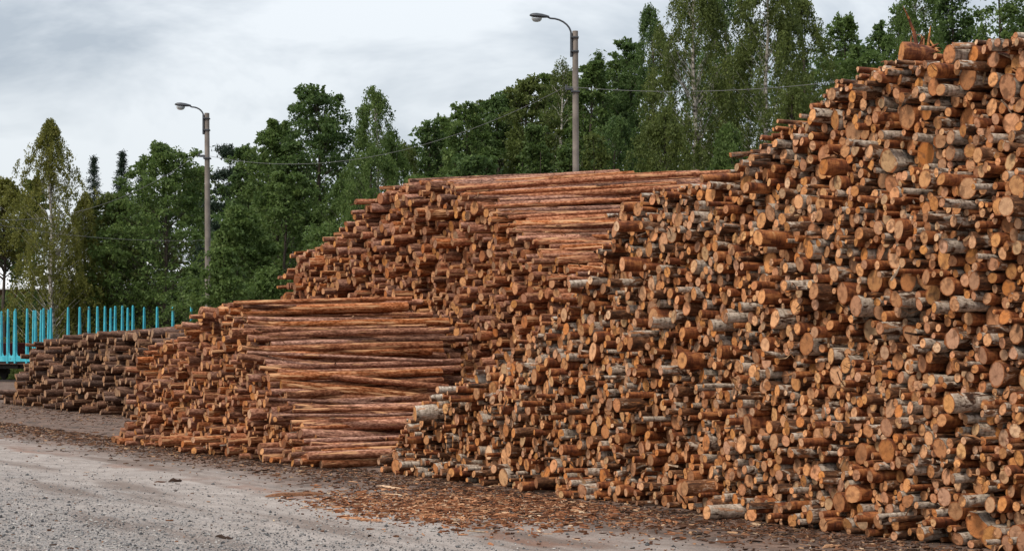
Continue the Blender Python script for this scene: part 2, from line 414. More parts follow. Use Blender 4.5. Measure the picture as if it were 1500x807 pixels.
class Log: pass
LOGS = []
def add_pile(pid, species, seed, base, s0, s1, prof, draw, n_max, lengths, seg, jit, yaw, shear, rough_z, kinds, skew=0.0, slack=1.7):
    rng = np.random.default_rng(seed)
    pk = pack(rng, s0, s1, prof, draw, n_max)
    base = np.array([*base, 0.0])
    ps, pz = zip(*prof)
    # slow waves of the face in and out
    kw = rng.normal(0, 1, (6, 2)) * np.array([1.1, 1.6]); kp = rng.uniform(0, 6.28, 6)
    for s, z, r in pk:
        g = Log(); g.pile, g.species, g.s, g.z, g.r = pid, species, s, z, r
        g.L = lengths(rng)
        wave = sum(math.sin(kw[i, 0] * s + kw[i, 1] * z + kp[i]) for i in range(6)) * rough_z / 3.0
        a = wave + rng.normal(0, jit)
        if rng.random() < 0.05: a -= rng.uniform(0.08, 0.3)
        if z < 0.22: a -= rng.uniform(0, 0.25)
        top = np.interp(s, ps, pz) - z < 0.25
        if top: a += max(-0.22, rng.normal(0, jit * slack * 0.6))
        yw = skew + rng.normal(0, yaw) * (slack if top else 1.0); pt = rng.normal(0, yaw * 0.45) * (slack if top else 1.0)
        if top: pt = max(-0.10, min(pt * (2.8 if pid == 'pine_front' else 1), 0.015 if shear else 0.10))
        ax = N_AX * math.cos(yw) + T_AX * math.sin(yw)
        ax = ax * math.cos(pt) + UP * math.sin(pt)
        ax = ax + UP * (shear * z / 4.5); ax /= np.linalg.norm(ax)
        if z < 0.3 and ax[2] < 0: ax[2] = abs(ax[2]) * .3; ax /= np.linalg.norm(ax)
        e1 = np.cross(UP, ax); e1 /= np.linalg.norm(e1); e2 = np.cross(ax, e1)
        g.o = base + T_AX * s + N_AX * a + UP * z
        lob = abs(rng.normal(0, 0.05)) if rng.random() < 0.9 else rng.uniform(0.12, 0.2)
        g.geom = log_geom(rng, g.L, r, ax, e1, e2, seg if r > 0.05 else max(8, seg - 2), (rng.uniform(0, 0.025) if rng.random() < .85 else rng.uniform(.02, .055)), lob, 0.013)
        g.rnd = rng.random(); g.kind = kinds(rng)
        LOGS.append(g)

def lgn(med, sig, lo, hi):
    return lambda rng: float(np.clip(med * math.exp(rng.normal(0, sig)), lo, hi)) / 2
A0 = np.array([-1.75, 26.8])                                           # toe of the birch pile
birch_prof = [(-0.05, 0.30), (0.3, 0.45), (1.2, 0.85), (2.0, 1.22), (3.15, 1.66), (4.2, 2.0), (4.83, 2.2), (5.5, 2.62), (6.2, 3.25), (6.7, 3.48), (7.9, 3.5), (8.3, 3.62), (8.6, 3.88), (9.1, 4.0), (9.5, 4.12), (9.8, 4.32), (10.5, 4.36), (11.3, 4.34), (11.6, 4.44), (12.2, 4.4), (14.4, 4.3), (14.8, 3.8)]
def birch_kind(rng):
    k = rng.random()
    return rng.uniform(0.0, 0.22) if k < 0.24 else (rng.uniform(0.28, 0.62) if k < 0.60 else rng.uniform(0.8, 1.0))
add_pile('birch', 'birch', 11, A0, -0.05, 14.8, birch_prof, lgn(0.081, 0.42, 0.042, 0.235), 7000, lambda g: g.uniform(2.85, 3.1), 10, 0.065, 0.055, 0.0, 0.12, birch_kind, 0.075)
C0 = np.array([-6.75, 34.8]); C0 = C0 + 0.0
pine2_prof = [(-0.55, 0.2), (-0.3, 0.8), (0.0, 1.4), (0.4, 1.75), (1.4, 1.9), (2.4, 2.08), (3.0, 2.3), (3.5, 2.5), (4.5, 2.54), (5.5, 1.86), (6.2, 1.32), (6.8, 0.84), (7.6, 0.40), (8.5, 0.26)]
add_pile('pine_front', 'pine', 23, C0, -0.55, 8.5, pine2_prof, lgn(0.104, 0.28, 0.055, 0.19), 2400, lambda g: g.uniform(2.6, 3.5), 10, 0.12, 0.045, 0.03, 0.10, lambda g: g.random(), 0.0, 3.3)
B0 = A0 + N_AX[:2] * 3.55
pine3_prof = [(-13.6, 0.4), (-13.2, 1.6), (-12.4, 2.9), (-11.9, 3.15), (-11.3, 3.7), (-9.5, 3.95), (-8.6, 4.1), (-8.3, 4.35), (-7.5, 4.75), (-6.2, 4.82), (-4.6, 4.62), (-3.6, 4.3), (-2.45, 3.75), (-0.74, 3.05), (0.8, 1.8), (2.4, 0.4)]
add_pile('pine_rear', 'pine', 37, B0, -13.6, 2.4, pine3_prof, lgn(0.118, 0.30, 0.065, 0.24), 4200, lambda g: g.uniform(3.8, 5.5), 10, 0.13, 0.042, 0.075, 0.16, lambda g: g.random(), 0.0, 2.2)
D0 = np.array([-16.2, 61.2])
old_prof = [(-0.8, 0.3), (0.5, 0.7), (1.7, 1.15), (2.9, 1.75), (3.7, 2.1), (5.0, 2.12), (7.0, 2.2), (9.0, 2.26), (11.0, 2.3), (15.0, 2.3), (15.6, 1.9)]
add_pile('old', 'pine', 41, D0, -0.8, 15.6, old_prof, lgn(0.165, 0.22, 0.09, 0.27), 1600, lambda g: g.uniform(3.6, 4.4), 8, 0.24, 0.055, 0.0, 0.25, lambda g: g.random())

# single logs lying loose in front
def lone(species, pid, px, py, L, r, yaw, kind, rnd, seed, label, lift=0.0, pitch=0.0):
    rng = np.random.default_rng(seed)
    g = Log(); g.pile, g.species, g.r, g.L, g.kind, g.rnd, g.label = pid, species, r, L, kind, rnd, label
    if lift == 0.0:
        Y = F_PX * (EYE - r) / (py - HOR); g.o = np.array([P(px, Y), Y, r])
    else:
        Y, z = lift; g.o = np.array([P(px, Y), Y, z])
    ax = N_AX * math.cos(yaw) + T_AX * math.sin(yaw); ax = ax * math.cos(pitch) + UP * math.sin(pitch)
    e1 = np.cross(UP, ax); e1 /= np.linalg.norm(e1); e2 = np.cross(ax, e1)
    g.s, g.z = 0, g.o[2]
    g.geom = log_geom(rng, L, r, ax, e1, e2, 14, 0.02, 0.06, 0.025)
    LOGS.append(g)
lone('pine', 'loose', 284, 660, 1.25, 0.062, -0.50, 0.4, 0.35, 5, 'lone pine log lying along the ground before the front pine pile')
lone('pine', 'loose', 189, 626, 1.3, 0.075, -0.1, 0.6, 0.9, 6, 'pale-ended pine log sticking out highest from far foot of front pine pile')
lone('pine', 'loose', 166, 643, 1.5, 0.07, -0.25, 0.6, 0.55, 7, 'pine log jutting farthest onto the gravel at front pine pile')
lone('pine', 'loose', 487, 664, 1.6, 0.075, -0.15, 0.8, 0.5, 8, 'reddish pine log on the ground at near end of front pine pile')
lone('birch', 'loose', 1258, 771, 0.42, 0.042, -0.75, 0.02, 0.9, 9, 'thin white birch stick lying on the ground before the birch pile')
lone('birch', 'loose', 1301, 764, 1.0, 0.135, 0.05, 0.45, 0.68, 10, 'thickest dark birch log at the foot of the pile beside thin white stick')
lone('birch', 'loose', 580, 683, 1.5, 0.11, -0.1, 0.4, 0.8, 12, 'grey birch log on the ground at the very tip of the birch pile')
lone('birch', 'loose', 872, 712, 0.8, 0.085, -0.2, 0.9, 0.3, 13, 'brown birch log standing proud at the foot of the birch pile')

# what shows of each log: rays from the camera
def body_world(g): return g.o + g.geom[0] @ g.geom[7]
vs, fs, owner, isend = [], [], [], []
nv = 0
for i, g in enumerate(LOGS):
    lc, q, cap, cq, ct, fc, ft, M = g.geom
    vs.append(g.o + lc @ M); seg = len(fc) - 1
    rim = np.arange(seg)
    fs += [tuple(x) for x in (q + nv).tolist()] + [tuple((rim[::-1] + nv).tolist())]
    owner += [i] * (len(q) + 1); isend += [0] * len(q) + [1]
    nv += len(lc)
bvh = BVHTree.FromPolygons(np.concatenate(vs).tolist(), fs)
hits = np.zeros(len(LOGS)); ends = np.zeros(len(LOGS)); pxs = np.zeros(len(LOGS)); pys = np.zeros(len(LOGS))
STEP = 2.6
eye = Vector((0, 0, EYE))
for py in np.arange(25, 807, STEP):
    for px in np.arange(0 if py > 420 else 400, 1500, STEP):
        d = Vector(((px - 750) / F_PX, 1.0, (HOR - py) / F_PX))
        loc, nrm, fi, dist = bvh.ray_cast(eye, d)
        if fi is not None:
            o = owner[fi]; hits[o] += 1; ends[o] += isend[fi]; pxs[o] += px; pys[o] += py
del vs, fs, bvh
for i, g in enumerate(LOGS):
    g.hits, g.ends = hits[i], ends[i]
    g.px, g.py = (pxs[i] / hits[i], pys[i] / hits[i]) if hits[i] else (0, 0)
print('logs', len(LOGS), {p: sum(1 for g in LOGS if g.pile == p) for p in ('birch', 'pine_front', 'pine_rear', 'old')}, 'seen', int((hits > 0).sum()), round(time.time() - T0, 1))

ORD = ['', 'second ', 'third ', 'fourth ', 'fifth ', 'sixth ', 'seventh ', 'eighth ', 'ninth ', 'tenth ', 'eleventh ', 'twelfth ', 'thirteenth ', 'fourteenth ', 'fifteenth ', 'sixteenth ', 'seventeenth ', 'eighteenth ', 'nineteenth ', 'twentieth ']
TENS = {2: 'twenty', 3: 'thirty', 4: 'forty', 5: 'fifty', 6: 'sixty', 7: 'seventy', 8: 'eighty', 9: 'ninety'}
UNIT = ['', 'first', 'second', 'third', 'fourth', 'fifth', 'sixth', 'seventh', 'eighth', 'ninth']
def ordinal(k):
    if k < len(ORD): return ORD[k].strip() if k else 'first'
    k += 1
    return (TENS[k // 10] + ('-' + UNIT[k % 10] if k % 10 else 'th')).replace('yth', 'ieth')
def zone(g):
    if g.pile == 'birch':
        band = next(n for lim, n in ((0.3, 'at ground level'), (0.75, 'at knee height'), (1.2, 'at waist height'), (1.85, 'at head height'), (2.6, 'above head height'), (3.4, 'high up'), (9, 'near the top')) if g.z < lim)
        col = next(n for lim, n in ((690, 'at the low tip'), (800, 'on the low slope'), (900, 'under the nearer lamp'), (985, 'right of the lamp'), (1080, 'where pine tops end'), (1180, 'under the lower shoulder'), (1290, 'under the upper shoulder'), (1400, 'under the splintered stump'), (9999, 'by the picture\'s edge')) if g.px < lim)
        tone = 'white-barked' if g.kind < 0.24 else ('grey-barked' if g.kind < 0.65 else 'brown-barked')
        return tone, 'birch log', band, col
    if g.pile == 'pine_front':
        band = next(n for lim, n in ((0.3, 'at ground level'), (0.8, 'at knee height'), (1.4, 'at waist height'), (2.0, 'at head height'), (9, 'near the top')) if g.z < lim)
        col = next(n for lim, n in ((260, 'far left in front pile'), (320, 'left in front pile'), (380, 'midway in front pile'), (9999, 'near end of front pile')) if g.px < lim)
    elif g.pile == 'pine_rear':
        band = next(n for lim, n in ((1.5, 'low'), (2.2, 'above front pile'), (3.0, 'halfway up'), (3.8, 'high'), (9, 'near the top')) if g.z < lim)
        col = next(n for lim, n in ((520, 'far left in tall pile'), (590, 'left in tall pile'), (660, 'mid-left in tall pile'), (740, 'mid-right in tall pile'), (9999, 'beside birch in tall pile')) if g.px < lim)
    else:
        band, col = 'in', 'weathered far pile'
    return ('dark' if g.rnd < 0.33 else ('reddish' if g.rnd < 0.66 else 'bright')), 'pine log', band, col
PILE_NAME = {'pine_front': 'front pine pile', 'pine_rear': 'tall pine pile', 'old': 'far weathered pile'}
def make_labels(sel):
    seen = [g for g in LOGS if g.hits > 2 and not hasattr(g, 'label')]
    longs, short = {}, {}
    for g in seen:
        if g.species == 'pine' and g.hits > 22 and g.hits > 6 * g.ends and g.pile != 'old':
            longs.setdefault((g.pile, 'dark' if g.rnd < 0.33 else ('reddish' if g.rnd < 0.66 else 'pale')), []).append(g)
        else: short.setdefault(zone(g), []).append(g)
    for (pile, tone), L in longs.items():
        for k, g in enumerate(sorted(L, key=lambda g: g.py)):
            g.label = f'{ordinal(k)} {tone} pine log from the top, seen lengthwise on the {PILE_NAME[pile]}'
    for (tone, what, band, col), L in short.items():
        for k, g in enumerate(sorted(L, key=lambda g: (-g.ends, -g.hits))):
            rank = (ordinal(k) + ' largest') if k else 'largest'
            g.label = f'{tone} {what} with {rank} sawn end {band} {col}'
sel = []
for sp in ('birch', 'pine'):
    L = sorted([g for g in LOGS if g.species == sp], key=lambda g: -g.hits - (1e6 if g.pile == 'loose' else 0))
    sel += L[:300]
make_labels(sel)
sel_ids = {id(g) for g in sel}

def mats_of(g):
    if g.species == 'birch': return M_BIRCH, M_CUT
    return (M_OLD, M_CUTO) if g.pile == 'old' else (M_PINE, M_CUTP)
def infos(g, n): return np.tile([g.rnd, g.r, g.kind], (n, 1))
for g in sel:
    lc, q, cap, cq, ct, fc, ft, M = g.geom
    bark, cut = mats_of(g)
    nb = len(lc)
    V = np.concatenate([lc, fc]); sm = np.concatenate([np.ones(len(q), bool), np.zeros(len(ft), bool)])
    me = np_mesh_mixed('log', V @ M, [(q, 4), (ft + nb, 3)], [bark, cut], [('lc', 'FLOAT_VECTOR', V), ('info', 'FLOAT_VECTOR', infos(g, len(V)))], sm, [0] * len(q) + [1] * len(ft))
    o = link(g.species + '_log', me, None, g.o)
    grp = {'birch': 'birch logs in the near pile', 'pine_front': 'pine logs in the front pile', 'pine_rear': 'pine logs in the tall rear pile', 'old': 'weathered logs in the far pile', 'loose': None}[g.pile]
    tag(o, g.label, 'log', grp)
    mc = np_mesh_mixed('cut_end', cap @ M, [(cq, 4), (ct, 3)], [cut], [('lc', 'FLOAT_VECTOR', cap), ('info', 'FLOAT_VECTOR', infos(g, len(cap)))], False)
    link('cut_end', mc, o)

def plain_log(g):
    # a log no ray from the camera meets: same place, size and axis, fewer faces
    lc, q, cap, cq, ct, fc, ft, M = g.geom
    seg = len(fc) - 1; pick = np.linspace(0, seg, 6, endpoint=False).astype(int); j = np.arange(6); j2 = (j + 1) % 6
    a, b = lc[:seg][pick], lc[-seg:][pick]
    L2 = np.concatenate([a, b]); q2 = np.stack([j, j2, 6 + j2, 6 + j], 1)
    c2 = np.concatenate([a, a * 0.5, [[0, 0, 0]]]); cq2 = np.stack([j2, j, 6 + j, 6 + j2], 1); ct2 = np.stack([6 + j2, 6 + j, np.full(6, 12)], 1)
    f2 = np.concatenate([b, [b.mean(0)]]); ft2 = np.stack([j, j2, np.full(6, 6)], 1)
    return L2, q2, c2, cq2, ct2, f2, ft2, M
def log_mass(name, logs, label):
    V, LC, INF, Q, Tr, mq, mt = [], [], [], [], [], [], []
    nv = 0
    for g in logs:
        lc, q, cap, cq, ct, fc, ft, M = g.geom if g.hits else plain_log(g)
        old = 2 if g.pile == 'old' else 0
        A = np.concatenate([lc, cap, fc]); V.append(g.o + A @ M); LC.append(A); INF.append(infos(g, len(A)))
        Q += [q + nv, cq + nv + len(lc)]; mq += [0 + old] * len(q) + [1 + old] * len(cq)
        Tr += [ct + nv + len(lc), ft + nv + len(lc) + len(cap)]; mt += [1 + old] * (len(ct) + len(ft))
        nv += len(A)
    mats = [M_BIRCH, M_CUT] if logs[0].species == 'birch' else [M_PINE, M_CUTP, M_OLD, M_CUTO]
    Q, Tr = np.concatenate(Q), np.concatenate(Tr); mi = np.array(mq + mt)
    me = np_mesh_mixed(name, np.concatenate(V), [(Q, 4), (Tr, 3)], mats, [('lc', 'FLOAT_VECTOR', np.concatenate(LC)), ('info', 'FLOAT_VECTOR', np.concatenate(INF))], mi % 2 == 0, mi)
    tag(link(name, me), label, 'logs', kind='stuff')
log_mass('birch_logs', [g for g in LOGS if g.species == 'birch' and id(g) not in sel_ids], 'thinner and half hidden birch logs filling the near pile')
log_mass('pine_logs', [g for g in LOGS if g.species == 'pine' and id(g) not in sel_ids], 'thinner and half hidden pine logs filling the three farther piles')
print('log objects', round(time.time() - T0, 1))

# ------------------------------------------------------------------ bark strips and twigs caught in the pile fronts
def strips(name, items, mat, label, rnd_seed):
    """items: (centre, direction, length, width, thick, curl) -> thin bent slabs with thickness."""
    rng = np.random.default_rng(rnd_seed); V, Fq, A = [], [], []; nv = 0
    base = np.array([(0, 1, 2, 3), (7, 6, 5, 4), (0, 4, 5, 1), (1, 5, 6, 2), (2, 6, 7, 3), (3, 7, 4, 0)])
    for c, d, L, wd, tk, curl in items:
        d = np.array(d, float); d /= np.linalg.norm(d)
        s = np.cross(d, rng.normal(0, 1, 3)); s /= np.linalg.norm(s); u = np.cross(s, d)
        pts = [np.array(c) - d * L / 2, np.array(c) + u * curl * L, np.array(c) + d * L / 2]
        ws = [wd * rng.uniform(0.5, 1), wd, wd * rng.uniform(0.15, 0.8)]
        for k in range(2):
            a, b = pts[k], pts[k + 1]; wa, wb = ws[k] / 2, ws[k + 1] / 2
            lo = [a - s * wa, a + s * wa, b + s * wb, b - s * wb]
            V += lo + [x + u * tk for x in lo]; Fq.append(base + nv); nv += 8
            A += [rng.random()] * 8 if k == 0 else [A[-1]] * 8
    me = np_mesh(name, np.array(V), np.concatenate(Fq), 4, mat, [('rnd', 'FLOAT', A)])
    return tag(link(name, me), label, kind='stuff')
def mat_rnd(name, stops, rough=0.85, noise=25, bump=0.3):
    m = Mat(name, rough, 0.15); p = m.pos(); r = m.attr('rnd', 'Fac')
    c = m.ramp(r, stops); n = m.noise(p, noise, 3, 0.6)
    m.color(m.mix(m.smooth(n, 0.4, 0.7), c, m.mix(0.55, c, (0.03, 0.015, 0.01))))
    if bump: m.bump(n, bump, 0.01)
    return m.m
M_STRIP = mat_rnd('torn_bark', [(0, (0.05, 0.026, 0.016)), (0.4, (0.17, 0.075, 0.036)), (0.7, (0.36, 0.17, 0.075)), (0.9, (0.52, 0.34, 0.19)), (1, (0.6, 0.54, 0.46))])
rng = np.random.default_rng(77)
vis = [g for g in LOGS if g.hits > 3]
items = []
for g in [vis[i] for i in rng.integers(0, len(vis), 1500)]:
    M = g.geom[7]; th = rng.uniform(0, 6.28); along = rng.uniform(-0.05, 0.3)
    c = g.o + M[2] * along + (M[0] * math.cos(th) + M[1] * math.sin(th)) * g.r * 1.08
    d = rng.normal(0, 1, 3) * 0.5 + M[2] * rng.choice([-1, 1]) + UP * rng.normal(-0.2, 0.5)
    items.append((c, d, rng.uniform(0.06, 0.26) * (0.8 if g.pile == 'birch' else 1.1), rng.uniform(0.006, 0.03), 0.004, rng.normal(0, 0.12)))
long_ = [g for g in vis if g.species == 'pine' and g.hits > 18]
for g in [long_[i] for i in rng.integers(0, len(long_), 900)]:                # peeling strips and stubs along the long logs
    M = g.geom[7]; th = rng.uniform(0.2, 2.9); rad = M[0] * math.cos(th) + M[1] * math.sin(th)
    c = g.o + M[2] * rng.uniform(.1, g.L * .9) + rad * g.r * 1.0
    if rng.random() < .7: items.append((c + rad * .006, M[2] + rad * rng.normal(0, .06), rng.uniform(.08, .4), rng.uniform(.008, .03), .003, rng.normal(0, .03)))
    else: items.append((c, rad + M[2] * rng.normal(0, .4), rng.uniform(.04, .09), rng.uniform(.012, .025), .012, 0))
strips('bark_strips', items, M_STRIP, 'torn bark strips and splinters caught between the logs', 3)

# the splintered stump on top of the birch pile
s_st = 10.95; bs = np.array([*A0, 0]) + T_AX * s_st - N_AX * 0.05
near = [g for g in LOGS if g.pile == 'birch' and abs(g.s - s_st) < 0.28]
z_st = max(g.z + g.r for g in near) + 0.08
root = empty('splintered_stump', (bs[0], bs[1], z_st), 'broken splintered birch stump with upright torn slivers on the very top of the pile', 'log')
mb = MB(); rngs = np.random.default_rng(4)
ax = N_AX; e1 = np.cross(UP, ax); e2 = np.cross(ax, e1)
seg = 16; th = np.arange(seg) * 2 * math.pi / seg; V = []
for k, (a, rr) in enumerate(((0, .105), (0.08, .112), (0.2, .10), (0.36, .085))):
    rad = rr * (1 + .10 * np.cos(2 * th + 1) + rngs.normal(0, .02, seg))
    off = a + (0.06 * np.cos(th) if k == 0 else (rngs.uniform(-.14, .22, seg) if k == 3 else 0 * th))
    V.append((np.cos(th) * rad)[:, None] * e1 + (np.sin(th) * rad)[:, None] * e2 + off[:, None] * ax)
V = np.concatenate(V)
f = [(k * seg + j, k * seg + (j + 1) % seg, (k + 1) * seg + (j + 1) % seg, (k + 1) * seg + j) for k in range(3) for j in range(seg)]
mb.add(V, f)
st_b = mb.build('trunk_piece', M_BIRCH, root, smooth=True)
def give_lc(o, r=0.15, rnd=0.6, kind=0.9):
    me = o.data; n = len(me.vertices); co = np.zeros(n * 3, np.float32); me.vertices.foreach_get('co', co); co = co.reshape(-1, 3)
    lc = np.stack([co @ e1, co @ e2, co @ ax], 1)
    a = me.attributes.new('lc', 'FLOAT_VECTOR', 'POINT'); a.data.foreach_set('vector', lc.astype(np.float32).ravel())
    a = me.attributes.new('info', 'FLOAT_VECTOR', 'POINT'); a.data.foreach_set('vector', np.tile([rnd, r, kind], (n, 1)).astype(np.float32).ravel())
give_lc(st_b)
mb = MB(); mb.add(V[:seg], [tuple(range(seg))[::-1]])
give_lc(mb.build('cut_end', M_CUT, root), rnd=0.5)
SLIV = [(0.40, .016), (0.17, .012), (0.13, .010), (0.20, .012), (0.10, .014), (0.15, .009), (0.11, .010), (0.08, .012), (0.12, .008), (0.22, .007)]
for k, (Ln, rd) in enumerate(SLIV):
    b0 = e1 * rngs.uniform(-.08, .08) + e2 * rngs.uniform(.02, .09) + ax * (rngs.uniform(0.1, .36) if k else .16)
    d = UP * rngs.uniform(.4, 1.0) + e1 * rngs.normal(0, .4) + ax * rngs.normal(.1, .35)
    if k == 0: d = UP * 1.0 - T_AX * 0.1 - N_AX * 0.35
    d /= np.linalg.norm(d); bw = np.cross(d, rngs.normal(0, 1, 3)) * .12 * Ln
    q = MB(); q.tube([b0 - d * .06, b0 + d * Ln * .35 + bw, b0 + d * Ln * .7 + bw * .8, b0 + d * Ln], [rd * 1.3, rd, rd * .6, .0015], 4)
    give_lc(q.build('sliver', M_BIRCH if k % 2 == 0 else M_CUT, root), rnd=[.3, .7, .1, .5, .9, .2, .6, .4, .8, .55][k], r=.5, kind=.95)

# ------------------------------------------------------------------ gravel, chips and litter on the ground
rng = np.random.default_rng(5)
def on_ground(n, ylo, yhi, pxlo, pxhi):
    Y = 1.0 / rng.uniform(1 / yhi, 1 / ylo, n); return np.stack([P(rng.uniform(pxlo, pxhi, n), Y), Y], 1)
def blobs(name, xy, size, flat, mat, label, asz=None):
    """small uneven stones: squashed octahedra with random corners."""
    n = len(xy); base = np.array([(1, 0, 0), (0, 1, 0), (-1, 0, 0), (0, -1, 0), (0, 0, 1), (0, 0, -0.6)], float)
    V = base[None] * (1 + rng.normal(0, 0.25, (n, 6, 1)))
    V = V * size[:, None, None] * np.stack([np.ones(n), rng.uniform(.6, 1, n), rng.uniform(flat * .7, flat * 1.3, n)], 1)[:, None, :]
    a = rng.uniform(0, 6.28, n); ca, sa = np.cos(a)[:, None], np.sin(a)[:, None]
    X = V[..., 0] * ca - V[..., 1] * sa; Yv = V[..., 0] * sa + V[..., 1] * ca
    V = np.stack([X + xy[:, :1], Yv + xy[:, 1:2], V[..., 2] + size[:, None] * flat * 0.35], -1).reshape(-1, 3)
    f = np.array([(0, 1, 4), (1, 2, 4), (2, 3, 4), (3, 0, 4), (1, 0, 5), (2, 1, 5), (3, 2, 5), (0, 3, 5)])
    Fc = (f[None] + (np.arange(n) * 6)[:, None, None]).reshape(-1, 3)
    me = np_mesh(name, V, Fc, 3, mat, [('rnd', 'FLOAT', np.repeat(rng.random(n), 6))])
    return tag(link(name, me), label, kind='stuff')
M_STONE = mat_rnd('crushed_stone', [(0, (0.045, 0.05, 0.055)), (0.3, (0.125, 0.13, 0.135)), (0.6, (0.23, 0.22, 0.215)), (0.85, (0.35, 0.33, 0.31)), (1, (0.5, 0.47, 0.44))], noise=60, bump=0)
xy = on_ground(48000, 14.8, 36, -20, 1300); q = xy @ N_AX[:2]
dens = np.clip((9.0 - q) / 3.6, 0.05, 1); k = (rng.random(len(xy)) < dens) & (q < 10.5); xy = xy[k]
blobs('gravel', xy, np.clip(rng.lognormal(math.log(.0078), .45, len(xy)), .004, .03), .7, M_STONE, 'loose grey crushed stone scattered over the yard')

M_CHIP = mat_rnd('fresh_wood_chips', [(0, (0.055, 0.024, 0.014)), (0.35, (0.19, 0.072, 0.033)), (0.7, (0.35, 0.14, 0.062)), (0.9, (0.52, 0.29, 0.16)), (1, (0.60, 0.46, 0.32))], noise=40)
M_LITTER = mat_rnd('bark_litter_brown', [(0, (0.026, 0.017, 0.012)), (0.55, (0.10, 0.049, 0.029)), (0.85, (0.22, 0.10, 0.052)), (0.97, (0.42, 0.25, 0.14)), (1, (0.55, 0.42, 0.28))], noise=40)
def chip_items(pts, lmin, lmax, wmin, wmax):
    it = []
    for x, y in pts:
        L = lmin * (lmax / lmin) ** (rng.random() ** 1.6); a = rng.uniform(0, 6.28)
        it.append(((x, y, rng.uniform(0.002, 0.010) + 0.02 * L), (math.cos(a), math.sin(a), rng.normal(0, 0.06)), L, min(L * .5, rng.uniform(wmin, wmax)), rng.uniform(.003, .008), rng.normal(0, .08)))
    return it
pts = []
while len(pts) < 6000:                                                     # the heap of chips before the birch pile
    x, y = rng.normal(-0.75, 1.25), rng.normal(20.5, 1.45)
    qq = x * N_AX[0] + y * N_AX[1]
    if rng.normal(8.3, .35) < qq < 11.1 and x > rng.normal(-2.5, .35): pts.append((x, y))
strips('wood_chips', chip_items(pts, .02, .16, .006, .03), M_CHIP, 'orange wood chips spread on the ground before the birch pile', 8)
pts = []
for _ in range(12000):
    s_ = rng.uniform(-24, 13); qd = 11.55 - abs(rng.normal(0, 0.85)) - rng.random() * .3
    p = np.array([-N_AX[1] * 0, 0, 0])
    base = A0 + T_AX[:2] * s_
    x, y = base + N_AX[:2] * (qd - A0 @ N_AX[:2])
    if y > 14.5 and rng.random() < min(1, 30 / y) : pts.append((x, y))
for _ in range(3500):
    s_ = rng.uniform(-45, -9); qd = 15.9 - abs(rng.normal(0, 2.4)); x, y = A0 + T_AX[:2] * s_ + N_AX[:2] * (qd - A0 @ N_AX[:2])
    if qd > 8.6: pts.append((x, y))
strips('bark_litter', chip_items(pts, .02, .15, .006, .028), M_LITTER, 'brown bark litter and splinters along the foot of the piles', 9)
xy = on_ground(520, 15, 34, 0, 1400); xy = xy[(xy @ N_AX[:2]) < 9.8]
strips('stray_chips', chip_items([tuple(p) for p in xy], .015, .09, .006, .025), M_LITTER, 'scattered bark scraps lying on the gravel', 10)

# bigger single pieces
def slab(name, px0, py0, px1, py1, wd, tk, mat, label, cat, rnd=.5):
    a = np.array([P(px0, F_PX * EYE / (py0 - HOR)), F_PX * EYE / (py0 - HOR)]); b = np.array([P(px1, F_PX * EYE / (py1 - HOR)), F_PX * EYE / (py1 - HOR)])
    d = b - a; L = np.linalg.norm(d); d /= L; sdir = np.array([-d[1], d[0]])
    r2 = np.random.default_rng(int(px0)); n = 9; V = []
    for k in range(n):
        c = a + d * L * k / (n - 1); e = math.sin(math.pi * (k + .35) / (n - .3)) ** .6
        lift = .01 + .012 * math.sin(k * .9)
        for (u, v) in ((-1, 0), (1, 0), (.75, 1), (.1, 1.5), (-.7, 1)):
            p = c + sdir * u * wd / 2 * e * r2.uniform(.8, 1.15); V.append((p[0], p[1], lift * .4 + v * tk * e * r2.uniform(.8, 1.2)))
    mb = MB(); f = [(k * 5 + j, k * 5 + (j + 1) % 5, (k + 1) * 5 + (j + 1) % 5, (k + 1) * 5 + j) for k in range(n - 1) for j in range(5)] + [(0, 1, 2, 3, 4), tuple((n - 1) * 5 + j for j in range(5))]
    mb.add(V, f); o = mb.build(name, mat, loc=(*((a + b) / 2), 0)); at = o.data.attributes.new('rnd', 'FLOAT', 'POINT'); at.data.foreach_set('value', [rnd] * len(o.data.vertices))
    return tag(o, label, cat)
slab('wood_slab', 389, 728, 474, 724, .10, .03, M_LITTER, 'long split slab of wood lying on gravel left of the orange chips', 'wood piece', .86)
slab('bark_piece', 247, 706, 266, 705, .09, .03, M_LITTER, 'dark curled bark piece alone on the pale gravel', 'bark', .1)
slab('bark_piece', 226, 707, 244, 706, .03, .012, M_LITTER, 'thin brown bark sliver beside the dark curled piece', 'bark', .6)
slab('bark_piece', 315, 787, 341, 790, .03, .018, M_LITTER, 'dark bark piece nearest the camera on the gravel', 'bark', .05)
slab('wood_slab', 1205, 803, 1232, 800, .05, .02, M_CHIP, 'pale wood splinter on the ground beside the near end of the birch pile', 'wood piece', .9)
slab('wood_slab', 498, 759, 560, 763, .035, .015, M_CHIP, 'thin pale stick at the front edge of the orange chips', 'wood piece', .8)
slab('wood_slab', 552, 712, 588, 716, .05, .015, M_CHIP, 'pale splinter lying between the chips and the pile tip', 'wood piece', .95)

